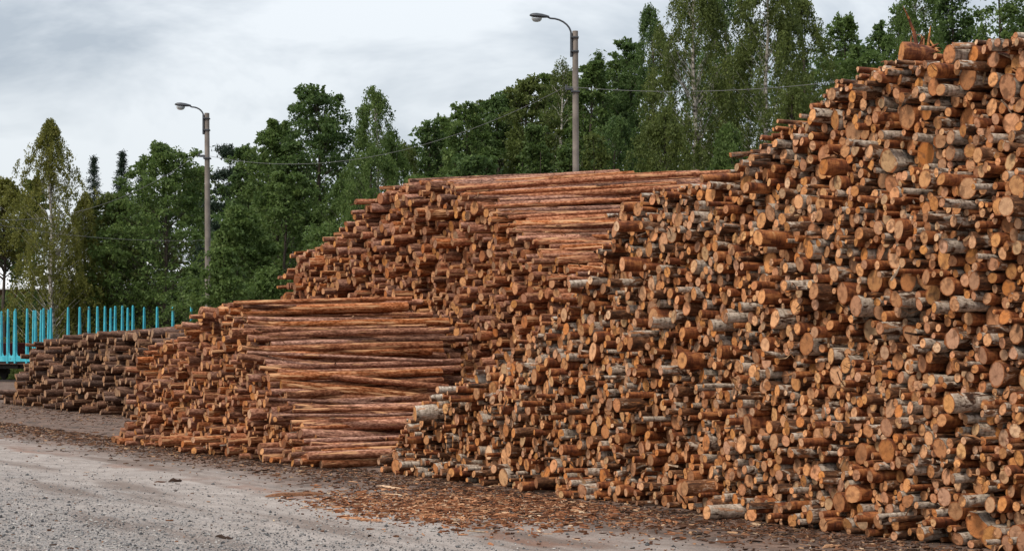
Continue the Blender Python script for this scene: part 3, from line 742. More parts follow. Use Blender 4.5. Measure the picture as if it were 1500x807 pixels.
# ------------------------------------------------------------------ lamp posts
M_POLE = plain('weathered_pole', (0.185, 0.158, 0.138), 0.85, 0.35, 2.0, bump=.3)
M_DARK = plain('grey_lamp_metal', (0.055, 0.060, 0.068), 0.5, 0.2, 4.0)
M_BOWL = Mat('clear_bowl', 0.15, 0.5); M_BOWL.color((0.55, 0.58, 0.60)); M_BOWL.b.inputs['Transmission Weight'].default_value = 0.6; M_BOWL = M_BOWL.m
M_WHITE = plain('white_plate', (0.65, 0.65, 0.63), 0.5, 0.1)
def street_lamp(px, Y, top, lean, reach, label, br_y, head_px):
    X = P(px, Y); zt = P(px, Y, top)[1]
    rise, L = reach, .60
    rt = empty('street_lamp', (X, Y, 0), label, 'street lamp', 'wooden street lamps behind the piles')
    k = Y / F_PX                                                             # metres per photo pixel at that distance
    mb = MB(); mb.tube([(0, 0, -.1), (lean * .5, 0, zt * .5), (lean, 0, zt)], [.12, .106, .09], 10); mb.build('pole', M_POLE, rt, smooth=True)
    hx = head_px * k
    mb = MB(); xx = lean - .1
    mb.box((xx - .02, -.02, zt - .42), (.07, .12, .72), bev=.01)
    mb.box((lean - .02, 0, zt - .2), (.25, .26, .05), bev=.008); mb.box((lean - .02, 0, zt - .62), (.255, .265, .05), bev=.008)
    mb.build('bracket', M_DARK, rt)
    pts = [(xx - .02, -.03, zt - .75), (xx - .02, -.03, zt - .1)]
    for a in np.linspace(0, 90, 8): pts.append((xx - .02 - (abs(hx) - .75) * (1 - math.cos(R(a))), -.03, zt - .12 + (rise + .08) * math.sin(R(a))))
    pts.append((lean + hx + L - .05, -.03, zt + rise))
    mb = MB(); mb.tube(pts, .028, 8); mb.build('arm', M_DARK, rt, smooth=True)
    # cobra head: flattened egg, tilted up a little
    mb = MB(); sec = []
    for t, rw, rh in ((0, .035, .035), (.15, .06, .06), (.38, .095, .085), (.62, .115, .095), (.82, .10, .08), (.95, .06, .05), (1.0, .015, .012)):
        sec.append((t, rw, rh))
    seg = 12; th = np.arange(seg) * 2 * math.pi / seg; V = []
    x0, z0 = lean + hx + L, zt + rise
    for t, rw, rh in sec:
        sgn = np.where(np.sin(th) < 0, .55, 1.0)
        V.append(np.stack([np.full(seg, x0 - t * L), np.cos(th) * rw - .03, z0 + t * .05 + np.sin(th) * rh * sgn], 1))
    V = np.concatenate(V); n = len(sec)
    mb.add(V, [(a * seg + j, a * seg + (j + 1) % seg, (a + 1) * seg + (j + 1) % seg, (a + 1) * seg + j) for a in range(n - 1) for j in range(seg)] + [tuple(range(seg)), tuple(range((n - 1) * seg, n * seg))])
    hd = mb.build('lamp_head', M_DARK, rt, smooth=True)
    mb = MB(); V = []; 
    for i, (rr, dz) in enumerate(((1, 0), (.9, -.07), (.6, -.115), (.2, -.13))):
        V.append(np.stack([x0 - .38 + np.cos(th) * .16 * rr, np.sin(th) * .09 * rr - .03, np.full(seg, z0 - .02 + dz)], 1))
    mb.add(np.concatenate(V), [(a * seg + j, a * seg + (j + 1) % seg, (a + 1) * seg + (j + 1) % seg, (a + 1) * seg + j) for a in range(3) for j in range(seg)] + [tuple(range(3 * seg, 4 * seg))])
    mb.build('bowl', M_BOWL, hd, smooth=True)
    zb = P(px, Y, br_y)[1]; lx = lean * zb / zt
    mb = MB(); mb.box((lx - .12, -.02, zb), (.30, .10, .07), bev=.01); mb.tube([(lx - .28, -.03, zb - .03), (lx - .28, -.03, zb + .13)], [.035, .03], 8)
    mb.box((lx, 0, zb - .08), (.27, .27, .05), bev=.008); mb.build('insulator_bracket', M_DARK, rt)
    return X + lx - .28, Y - .03, zb + .08
w1 = street_lamp(305.5, 69, 166, -.06, .26, 'street lamp on a grey wooden pole, the farther one, beside the dark green trees', 229, -47)
w2 = street_lamp(845, 57, 46, -.05, .42, 'taller street lamp on a grey wooden pole, the nearer one, behind the tall pine pile', 131, -67)
M_WIRE = plain('overhead_wire', (0.10, 0.10, 0.10), .5, .1, bump=0)
M_WIREP = plain('pale_overhead_wire', (0.13, 0.13, 0.13), .5, .1, bump=0)
def wire(a, b, sag, label, mat=M_WIRE, rad=.016):
    a, b = np.array(a), np.array(b); pts = [a + (b - a) * t - UP * sag * 4 * t * (1 - t) for t in np.linspace(0, 1, 28)]
    mb = MB(); mb.tube(pts, rad, 5); tag(mb.build('overhead_wire', mat, smooth=True, loc=tuple(a)), label, 'wire', 'overhead wires between the lamp posts')
wire(w1, w2, 1.15, 'sagging overhead wire strung between the two street lamps', M_WIREP, .0075)
wire(w2, (P(1560, 44), 44, P(0, 44, 60)[1]), .55, 'pale overhead wire running from the nearer lamp over the birch pile', M_WIREP, .0075)
wire(w1, (P(-120, 66), 66, P(0, 66, 300)[1]), 1.3, 'overhead wire from the farther lamp down past the yellow-green birch', M_WIREP, .0075)
wire((w1[0] + .2, w1[1], P(0, 69, 352)[1]), (P(-120, 64), 64, P(0, 64, 305)[1]), .35, 'lower dark cable from the farther lamp across the trees to the photo\'s edge', M_WIRE, .0075)

# ------------------------------------------------------------------ timber wagons with turquoise stakes
M_TURQ = Mat('turquoise_paint', 0.55, 0.3); _o = M_TURQ.obj()
_c = M_TURQ.ramp(M_TURQ.noise(_o, 1.3, 5, .65), [(.3, (0.040, 0.27, 0.35)), (.55, (0.05, 0.38, 0.47)), (.75, (0.12, 0.46, 0.53))])
_c = M_TURQ.mix(M_TURQ.smooth(M_TURQ.noise(_o, 5, 5, .7), .60, .70), _c, (0.10, 0.05, 0.03)); M_TURQ.color(_c); M_TURQ = M_TURQ.m
M_STEEL = plain('dark_wagon_steel', (0.035, 0.028, 0.026), 0.7, 0.3, 3)
M_DECK = plain('rusty_deck_edge', (0.085, 0.048, 0.040), 0.85, 0.3, 3)
M_RED = plain('dark_red_paint', (0.11, 0.022, 0.025), 0.65, 0.25, 1.5)
M_PINK = plain('faded_red_paint', (0.24, 0.12, 0.11), 0.75, 0.25, 1.5)
M_YEL = plain('yellow_lamp_glass', (0.7, 0.5, 0.06), 0.4, 0.1)
nA = np.array([P(12, 106), 106.0]); nB = np.array([P(210, 97), 97.0])
wu = (nB - nA) / np.linalg.norm(nB - nA); wvv = np.array([-wu[1], wu[0]])
if wvv[1] < 0: wvv = -wvv
fA = nA + wvv * 2.6
def along(px, o):
    kx = (px - 750) / F_PX
    return (kx * o[1] - o[0]) / (wu[0] - kx * wu[1])
ROTW = np.array([[wu[0], wvv[0], 0], [wu[1], wvv[1], 0], [0, 0, 1]])
def wagon(px_near, px_far, s0, s1, label):
    c = nA + wu * (s0 + s1) / 2 + wvv * 1.3
    rt = empty('timber_wagon', (c[0], c[1], 0), label, 'timber wagon', 'timber wagons with turquoise stakes')
    rt.rotation_euler = (0, 0, math.atan2(wu[1], wu[0]))
    L = s1 - s0; mid = (s0 + s1) / 2
    MB().box((0, 0, 1.06), (L, 2.5, .16), bev=.02).build('deck', M_DECK, rt)
    m = MB(); m.box((0, -.55, .86), (L - .4, .22, .24)); m.box((0, .55, .86), (L - .4, .22, .24)); m.box((0, 0, .84), (2.2, 1.6, .2)); m.build('underframe', M_STEEL, rt)
    for sd_ in (-1, 1):
        m = MB(); m.box((0, sd_ * 1.3, 1.29), (L, .12, .30), bev=.015); m.build('side_sill', M_TURQ, rt)
    for lst, sd_ in ((px_near, -1), (px_far, 1)):
        o = nA if sd_ < 0 else fA
        for px in lst:
            x = along(px, o) - mid
            if abs(x) > L / 2: continue
            m = MB()
            m.tube([(x, sd_ * 1.31, 1.05), (x, sd_ * 1.31, 2.4), (x, sd_ * 1.31, 4.02), (x, sd_ * 1.31, 4.1)], [.105, .095, .06, .035], 4, ph=math.pi / 4)
            st = m.build('stake', M_TURQ, rt)
            m = MB()                                                         # curved gussets at the foot
            for s in (-1, 1):
                arc = [(x + s * .08, 1.44)] + [(x + s * (.08 + .26 * (1 - math.cos(R(a)))), 1.44 + .36 * (1 - math.sin(R(a)))) for a in (0, 25, 50, 75, 90)][::-1]
                y0, y1 = sd_ * 1.31 - .03, sd_ * 1.31 + .03
                vv = [(p[0], y0, p[1]) for p in arc] + [(p[0], y1, p[1]) for p in arc]; n = len(arc)
                m.add(vv, [tuple(range(n)), tuple(range(n, 2 * n))] + [(j, (j + 1) % n, n + (j + 1) % n, n + j) for j in range(n)])
            m.build('gusset', M_TURQ, st)
    for bx in (-L / 2 + 1.7, L / 2 - 1.7):
        m = MB(); m.box((bx, -.98, .55), (2.3, .12, .28)); m.box((bx, .98, .55), (2.3, .12, .28)); m.box((bx, 0, .62), (.5, 2.0, .2)); bg_ = m.build('bogie', M_STEEL, rt)
        for ax_ in (-.9, .9):
            for sd_ in (-1, 1):
                m = MB(); m.tube([(bx + ax_, sd_ * .72, .52), (bx + ax_, sd_ * .86, .52)], .42, 20); m.build('wheel', M_STEEL, bg_)
    for s in (-1, 1):
        for sd_ in (-.85, .85):
            m = MB(); m.tube([(s * L / 2, sd_, .98), (s * (L / 2 + .45), sd_, .98), (s * (L / 2 + .5), sd_, .98)], [.07, .07, .2], 10); m.build('buffer', M_STEEL, rt)
sA, sB, sC, sD = along(-75, nA), along(79, nA), along(82.5, nA), along(300, nA)
wagon([-62, -36, -12, 12, 23, 40, 64, 75], [-50, -20, 2, 21, 49, 52, 60, 71], sA, sB, 'timber wagon with empty turquoise stakes, at the photo\'s far edge')
wagon([87, 100, 117, 130.5, 143, 154, 169, 179.5, 195], [92, 110, 137, 162, 187, 211, 230, 253, 280], sC + .4, sD, 'timber wagon whose turquoise stakes rise behind the weathered far pile')
trk = empty('railway_track', (nA[0], nA[1], 0), 'steel rails under the turquoise timber wagons', 'rails')
for off in (.55, 2.05):
    m = MB(); pA, pB = nA + wu * -20 + wvv * off, nA + wu * 40 + wvv * off
    m.box((*((pA + pB) / 2 - nA), .05), (60, .07, .1), ROTW); m.build('rail', M_STEEL, trk)
# low dark red wagon on the track behind
rc = np.array([P(-52, 118), 118.0])
rt = empty('red_wagon', (rc[0], rc[1], 0), 'low dark red freight wagon behind the turquoise stakes', 'freight wagon'); rt.rotation_euler = (0, 0, -.35)
MB().box((0, 0, 1.75), (7.4, 2.4, 1.0), bev=.04).build('body', M_RED, rt)
MB().box((0, 0, 1.12), (7.5, 2.5, .2), bev=.02).build('floor_frame', M_STEEL, rt)
MB().box((1.3, -.2, 2.95), (1.7, 1.9, 1.4), bev=.05).build('cab', M_PINK, rt)
for x in (-2.2, 0, 2.2): MB().box((x, -1.23, 1.72), (.1, .08, .9), bev=.01).build('side_post', M_RED, rt)
for x in (-2.6, 2.6):
    for sd_ in (-.75, .75): m = MB(); m.tube([(x, sd_ - .07, .5), (x, sd_ + .07, .5)], .5, 18); m.build('wheel', M_STEEL, rt)
m = MB(); m.tube([(3.45, -1.1, 2.25), (3.45, -1.1, 2.36), (3.45, -1.1, 2.44)], [.16, .16, .08], 10); m.build('tail_lamp', M_YEL, rt)
# grey metal trestle by the wagons
ty = 90.0; tx = P(57.5, ty); tz = P(0, ty, 516.5)[1]
rt = empty('metal_trestle', (tx, ty, 0), 'grey metal trestle standing behind the low end of the weathered pile', 'trestle')
M_GAL = plain('galvanised_steel', (0.42, 0.43, 0.43), .5, .15, 3)
MB().box((0, 0, tz), (.68, .25, .07), bev=.012).build('top_bar', M_GAL, rt)
for s in (-1, 1):
    for t in (-1, 1):
        m = MB(); m.tube([(s * .22, 0, tz - .03), (s * .27, t * .3, 0)], .022, 6); m.build('leg', M_GAL, rt)
MB().box((0, 0, tz - .55), (.46, .03, .04)).build('brace', M_GAL, rt)

# ------------------------------------------------------------------ long shed with a white roof behind the trees
M_ROOF = plain('white_metal_roof', (0.72, 0.73, 0.74), .5, .08, .5)
M_BRICK = plain('brown_shed_wall', (0.16, 0.085, 0.05), .85, .25, 1.0)
M_PANE = plain('dark_window_glass', (0.03, 0.035, 0.04), .15, .1, bump=0)
sy = 142.0; bx0, bx1 = P(-90, sy), P(390, sy); ez = P(0, sy, 424)[1]; rz = P(0, 148, 384)[1]
rt = empty('long_shed', ((bx0 + bx1) / 2, sy, 0), 'long brown shed with a white metal roof glimpsed through the trees', 'shed')
hl = (bx1 - bx0) / 2
MB().box((0, 5, ez / 2), (2 * hl, 10, ez), bev=.02).build('wall', M_BRICK, rt)
m = MB(); th_ = .12
for s in (0, 1):
    ya, yb, za, zb = (-.6, 5, ez - .02, rz) if s == 0 else (5, 10.6, rz, ez - .02)
    m.add([(-hl - .5, ya, za), (hl + .5, ya, za), (hl + .5, yb, zb), (-hl - .5, yb, zb), (-hl - .5, ya, za + th_), (hl + .5, ya, za + th_), (hl + .5, yb, zb + th_), (-hl - .5, yb, zb + th_)], [(0, 1, 2, 3), (7, 6, 5, 4), (0, 4, 5, 1), (1, 5, 6, 2), (2, 6, 7, 3), (3, 7, 4, 0)])
rf = m.build('roof', M_ROOF, rt)
m = MB()
for x in np.arange(-hl, hl, .9):
    a, b = np.array((x, -.6, ez + .13)), np.array((x, 5, rz + .13)); m.tube([a, b], .035, 4)
tag(m.build('seam', M_ROOF, rf), kind='stuff')
for x in np.linspace(-hl + 2, hl - 2, 6):
    wn = MB().box((x, -.02, ez - 2.0), (1.6, .1, 1.2), bev=.01).build('window', M_ROOF, rt); MB().box((x, -.075, ez - 2.0), (1.4, .03, 1.0)).build('pane', M_PANE, wn)

# ------------------------------------------------------------------ trees
def mat_leaf(name, dark, mid, lite, trans=0.42):
    m = Mat(name, 0.6, 0.25); r = m.attr('rnd', 'Fac')
    c = m.ramp(r, [(0.0, dark), (0.5, mid), (1.0, lite)])
    n = m.noise(m.pos(), 0.35, 2); c = m.mix(m.smooth(n, 0.38, 0.68), c, m.mix(0.5, c, mid))
    m.color(c)
    tr = m.n('ShaderNodeBsdfTranslucent'); m.l(c, tr.inputs[0]); ms = m.n('ShaderNodeMixShader'); ms.inputs[0].default_value = trans
    m.l(m.b.outputs[0], ms.inputs[1]); m.l(tr.outputs[0], ms.inputs[2]); m.l(ms.outputs[0], m.t.nodes['Material Output'].inputs['Surface'])
    return m.m
LEAF = {
    'green': mat_leaf('leaves_green', (0.048, 0.082, 0.020), (0.095, 0.148, 0.037), (0.15, 0.205, 0.056)),
    'deep': mat_leaf('leaves_deep_green', (0.038, 0.070, 0.020), (0.076, 0.126, 0.035), (0.125, 0.18, 0.05)),
    'olive': mat_leaf('leaves_olive', (0.050, 0.070, 0.015), (0.098, 0.126, 0.030), (0.15, 0.18, 0.046)),
    'yellow': mat_leaf('leaves_yellow_green', (0.080, 0.086, 0.015), (0.155, 0.158, 0.032), (0.24, 0.23, 0.055)),
    'light': mat_leaf('leaves_light_green', (0.035, 0.060, 0.016), (0.075, 0.12, 0.030), (0.13, 0.18, 0.05)),
    'needle': mat_leaf('needles_dark', (0.009, 0.019, 0.011), (0.017, 0.033, 0.018), (0.034, 0.056, 0.028), 0.15),
}
M_TRUNK = plain('brown_tree_bark', (0.060, 0.047, 0.037), .9, .4, 3)
M_WTRUNK = Mat('white_tree_bark', .8, .2); _p = M_WTRUNK.mapv(M_WTRUNK.obj(), (1.5, 1.5, 5)); _n = M_WTRUNK.noise(_p, 1.6, 4, .65)
M_WTRUNK.color(M_WTRUNK.ramp(_n, [(.36, (.03, .025, .02)), (.47, (.30, .27, .23)), (.62, (.50, .47, .43))])); M_WTRUNK = M_WTRUNK.m

def leaves(c, axis, size, rng, aspect=.62):
    n = len(c); a = axis + rng.normal(0, .55, (n, 3)); a /= np.linalg.norm(a, axis=1)[:, None] + 1e-9
    b = np.cross(a, rng.normal(0, 1, (n, 3))); b /= np.linalg.norm(b, axis=1)[:, None] + 1e-9
    l = size * rng.uniform(.6, 1.35, n)[:, None] / 2
    return np.stack([c - a * l * .8 + b * l * aspect * 1.15, c + a * l * 1.15, c - a * l * .8 - b * l * aspect * 1.15], 1).reshape(-1, 3)
def crown_mesh(parts, mat, rng):
    V = np.concatenate([p[0] for p in parts]); rn = np.concatenate([p[1] for p in parts]); n = len(V) // 3
    return np_mesh('crown', V, np.arange(n * 3).reshape(-1, 3), 3, mat, [('rnd', 'FLOAT', np.repeat(np.clip(rn, 0, 1), 3))])

def tree(kind, px, top, wpx, Y, leaf, label, seed, n_leaf=9000, base=.12, trunk=None, size=.15, name=None, group='trees behind the yard'):
    if px < 300: Y += 40 if Y < 112 else 14
    size *= max(1.0, Y / 84); n_leaf = int(n_leaf * 1.55)
    rng = np.random.default_rng(seed)
    X = P(px, Y); H = P(px, Y, top)[1]; W = wpx * Y / F_PX / 2
    nm = name or {'birch': 'birch_tree', 'broad': 'broadleaf_tree', 'pine': 'pine_tree', 'spruce': 'spruce_tree', 'bush': 'bush'}[kind]
    rt = empty(nm, (X, Y, 0), label, 'bush' if kind == 'bush' else 'tree', 'bushes at the edge of the yard' if kind == 'bush' else group)
    tm = M_WTRUNK if trunk == 'white' else M_TRUNK
    mb = MB(); parts = []
    lean = rng.normal(0, .012, 2) * H
    tp = lambda z: np.array([lean[0] * (z / H) ** 1.5 + .08 * math.sin(z * .9 + seed), lean[1] * (z / H) + .06 * math.cos(z * .8), z])
    r0 = .010 * H + .03
    if kind == 'bush':
        for k in range(7):
            a = rng.uniform(0, 6.28); e = np.array([math.cos(a) * W * .6, math.sin(a) * W * .6, H * rng.uniform(.6, .95)]); mb.tube([(0, 0, 0), e * np.array([.4, .4, .5]), e], [.03, .022, .008], 4)
    else:
        zs = np.linspace(0, H * .97, 9); mb.tube([tp(z) for z in zs], [r0 * (1 - .93 * z / H) + .008 for z in zs], 7)
    if kind in ('broad', 'bush'):
        nc = int(np.clip(W * H * 7.0, 90, 420)); n_leaf = int(n_leaf * 1.15); per = max(14, int(n_leaf * .62) // nc)
        ph = rng.uniform(0, 6.28, 4)
        for k in range(nc):
            u = rng.random() ** .85; z = H * (base + (1 - base) * u)
            env = 1.42 * W * min(1, (1.04 - u) / .5) ** .62 * min(1, (u + .12) / .3) ** .5
            a = rng.uniform(0, 6.28); env *= 1 + .22 * math.sin(3 * a + ph[0] + 4 * u) + .16 * math.sin(9 * u + ph[1] + a)
            rr = env * (rng.uniform(.25, 1) ** .55)
            c = tp(z) + np.array([math.cos(a) * rr, math.sin(a) * rr, 0])
            cs = rng.uniform(.22, .50) * (.7 + .4 * (1 - u)) * min(1.3, .55 + W / 4)
            m = int(per * rng.uniform(.5, 1.5))
            d = rng.normal(0, 1, (m, 3)); d /= np.linalg.norm(d, axis=1)[:, None]; d *= (rng.random(m) ** .45)[:, None] * cs * np.array([1.25, 1.25, .8])
            tone = .5 + rng.normal(0, .14)
            parts.append((leaves(c + d, d / (cs + 1e-6) * .6 + np.array([0, 0, -.2]), size, rng), tone + rng.normal(0, .2, m)))
            if kind == 'broad' and rng.random() < .6:
                s0 = tp(max(.4, z - rr * .75 - .3)); mid = (s0 + c) / 2 + np.array([0, 0, -.08]); mb.tube([s0, mid, c], [max(.012, r0 * .3 * (1 - .8 * u)), .016, .006], 4, caps=False)
        m = int(n_leaf * .38); u = rng.random(m) ** .85; a = rng.uniform(0, 6.28, m)         # loose foliage between the clumps
        env = 1.36 * W * np.minimum(1, (1.03 - u) / .5) ** .62 * np.minimum(1, (u + .12) / .3) ** .5 * (1 + .22 * np.sin(3 * a + ph[0] + 4 * u) + .16 * np.sin(9 * u + ph[1] + a))
        rr = env * rng.random(m) ** .45; z = H * (base + (1 - base) * u) * .985
        q = np.stack([lean[0] * (z / H) ** 1.5 + np.cos(a) * rr, lean[1] * z / H + np.sin(a) * rr, z], 1)
        cl = np.sin(q[:, 0] * 2.1 + ph[2]) + np.sin(q[:, 2] * 2.3 + ph[3]) + np.sin(q[:, 1] * 2.0 + ph[0] + q[:, 2]); kp = cl > rng.normal(-.35, .35, m)
        q = q[kp]; parts.append((leaves(q, np.tile([0, 0, -.2], (len(q), 1)), size, rng), .5 + rng.normal(0, .22, len(q))))
        for k in range(18 if kind == 'broad' else 14):                        # leading shoots that fray the outline
            u = rng.uniform(.72, 1.0); a = rng.uniform(0, 6.28); rr = W * .75 * (1 - u) ** .6 * rng.uniform(.4, 1)
            c = tp(H * min(u, .95)) + np.array([math.cos(a) * rr, math.sin(a) * rr, -.2]); e = c + np.array([math.cos(a) * .25, math.sin(a) * .25, rng.uniform(.4, 1.0) * (1.3 if u > .9 else 1)])
            e[2] = min(e[2], H)
            m = 70; t = rng.random(m) ** .8; q = c + (e - c) * t[:, None] + rng.normal(0, .13, (m, 3)) * (1.15 - t)[:, None]
            parts.append((leaves(q, np.tile([0, 0, .3], (m, 1)), size * .9, rng), .55 + rng.normal(0, .2, m))); mb.tube([c - np.array([0, 0, .3]), e], [.014, .004], 3, caps=False)
    elif kind == 'birch':
        ns = int(np.clip(W * H * 16, 200, 850)); n_leaf = int(n_leaf * 2.0); per = max(10, n_leaf // ns)
        ph = rng.uniform(0, 6.28, 4)
        for k in range(ns):
            u = rng.random() ** .9; z = H * (base + (1 - base) * u)
            env = 1.42 * W * ((1 - u ** 1.9) ** .88 if leaf == 'yellow' else (1 - u ** 2.6) ** .72) * (.55 + .45 * min(1, u / .35)); a = rng.uniform(0, 6.28)
            env *= 1 + .28 * math.sin(2 * a + ph[0] + 7 * u) + .18 * math.sin(13 * u + ph[1]) + (rng.normal(0, .30) if leaf == 'yellow' else 0)
            rr = env * rng.uniform(.15, 1) ** .6 + .05
            c = tp(z) + np.array([math.cos(a) * rr, math.sin(a) * rr, 0])
            ln = rng.uniform(.45, 1.7) * (1.05 - .6 * u) * min(1.2, H / 10)
            m = int(per * rng.uniform(.6, 1.4)); t = rng.random(m); sw = np.array([math.cos(a), math.sin(a), 0]) * .25
            q = c + sw * t[:, None] - np.array([0, 0, ln]) * (t ** 1.3)[:, None] + rng.normal(0, .085, (m, 3))
            parts.append((leaves(q, np.tile([0, 0, -1.0], (m, 1)), size * .85, rng, .5), .5 + rng.normal(0, .15) + rng.normal(0, .18, m)))
            if k % 3 == 0:
                s0 = tp(max(.5, z - rr * .9 - .3)); mb.tube([s0, (s0 + c) / 2 + np.array([0, 0, .12]), c, c - np.array([0, 0, ln * .6])], [max(.012, r0 * .28 * (1 - .8 * u)), .014, .008, .004], 3, caps=False)
        m = 120; t = rng.random(m); q = np.array([tp(H * (.9 + .1 * x)) for x in t]) + rng.normal(0, .14, (m, 3)) * (1.1 - t)[:, None]
        parts.append((leaves(q, np.tile([0, 0, .2], (m, 1)), size * .85, rng), .55 + rng.normal(0, .2, m)))
    else:
        tiers = 26 if kind == 'spruce' else 9
        for k in range(tiers):
            u = (k + .5) / tiers; z = H * (base + (1 - base) * u)
            env = W * (1.2 * (1 - u) ** .9 if kind == 'spruce' else (1 - u ** 1.8) * .95 + .24)
            nb = 7 if kind == 'spruce' else int(rng.integers(4, 7))
            for j in range(nb):
                a = j * 6.28 / nb + rng.uniform(-.4, .4) + k; ln = env * rng.uniform(.55, 1.15); s0 = tp(z + rng.normal(0, .15))
                dz = -.3 * ln if kind == 'spruce' else .12 * ln + rng.normal(0, .12)
                e = s0 + np.array([math.cos(a) * ln, math.sin(a) * ln, dz]); mb.tube([s0, (s0 + e) / 2 + np.array([0, 0, .06]), e], [.022, .014, .005], 3, caps=False)
                m = n_leaf // (tiers * nb)
                if kind == 'spruce':
                    t = rng.random(m) ** .7; q = s0 + (e - s0) * t[:, None] + rng.normal(0, 1, (m, 3)) * np.array([.13, .13, .11]); axd = np.tile([math.cos(a) * .7, math.sin(a) * .7, -.4], (m, 1))
                else:
                    t = np.clip(rng.normal(.8, .2, m), .2, 1.08); q = s0 + (e - s0) * t[:, None] + rng.normal(0, 1, (m, 3)) * np.array([.2, .2, .13]); axd = rng.normal(0, .5, (m, 3)) + np.array([math.cos(a) * .4, math.sin(a) * .4, .5])
                parts.append((leaves(q, axd, size * 1.1, rng, .26), .5 + rng.normal(0, .22, m)))
        m = 110; t = rng.random(m); q = np.array([tp(H * (.93 + .07 * x)) for x in t]) + rng.normal(0, .12, (m, 3)) * (1.15 - t)[:, None]
        parts.append((leaves(q, np.tile([0, 0, .8], (m, 1)), size, rng, .26), .5 + rng.normal(0, .2, m)))
    mb.build('stem' if kind == 'bush' else 'trunk', tm, rt)
    link('crown', crown_mesh(parts, LEAF[leaf], rng), rt)

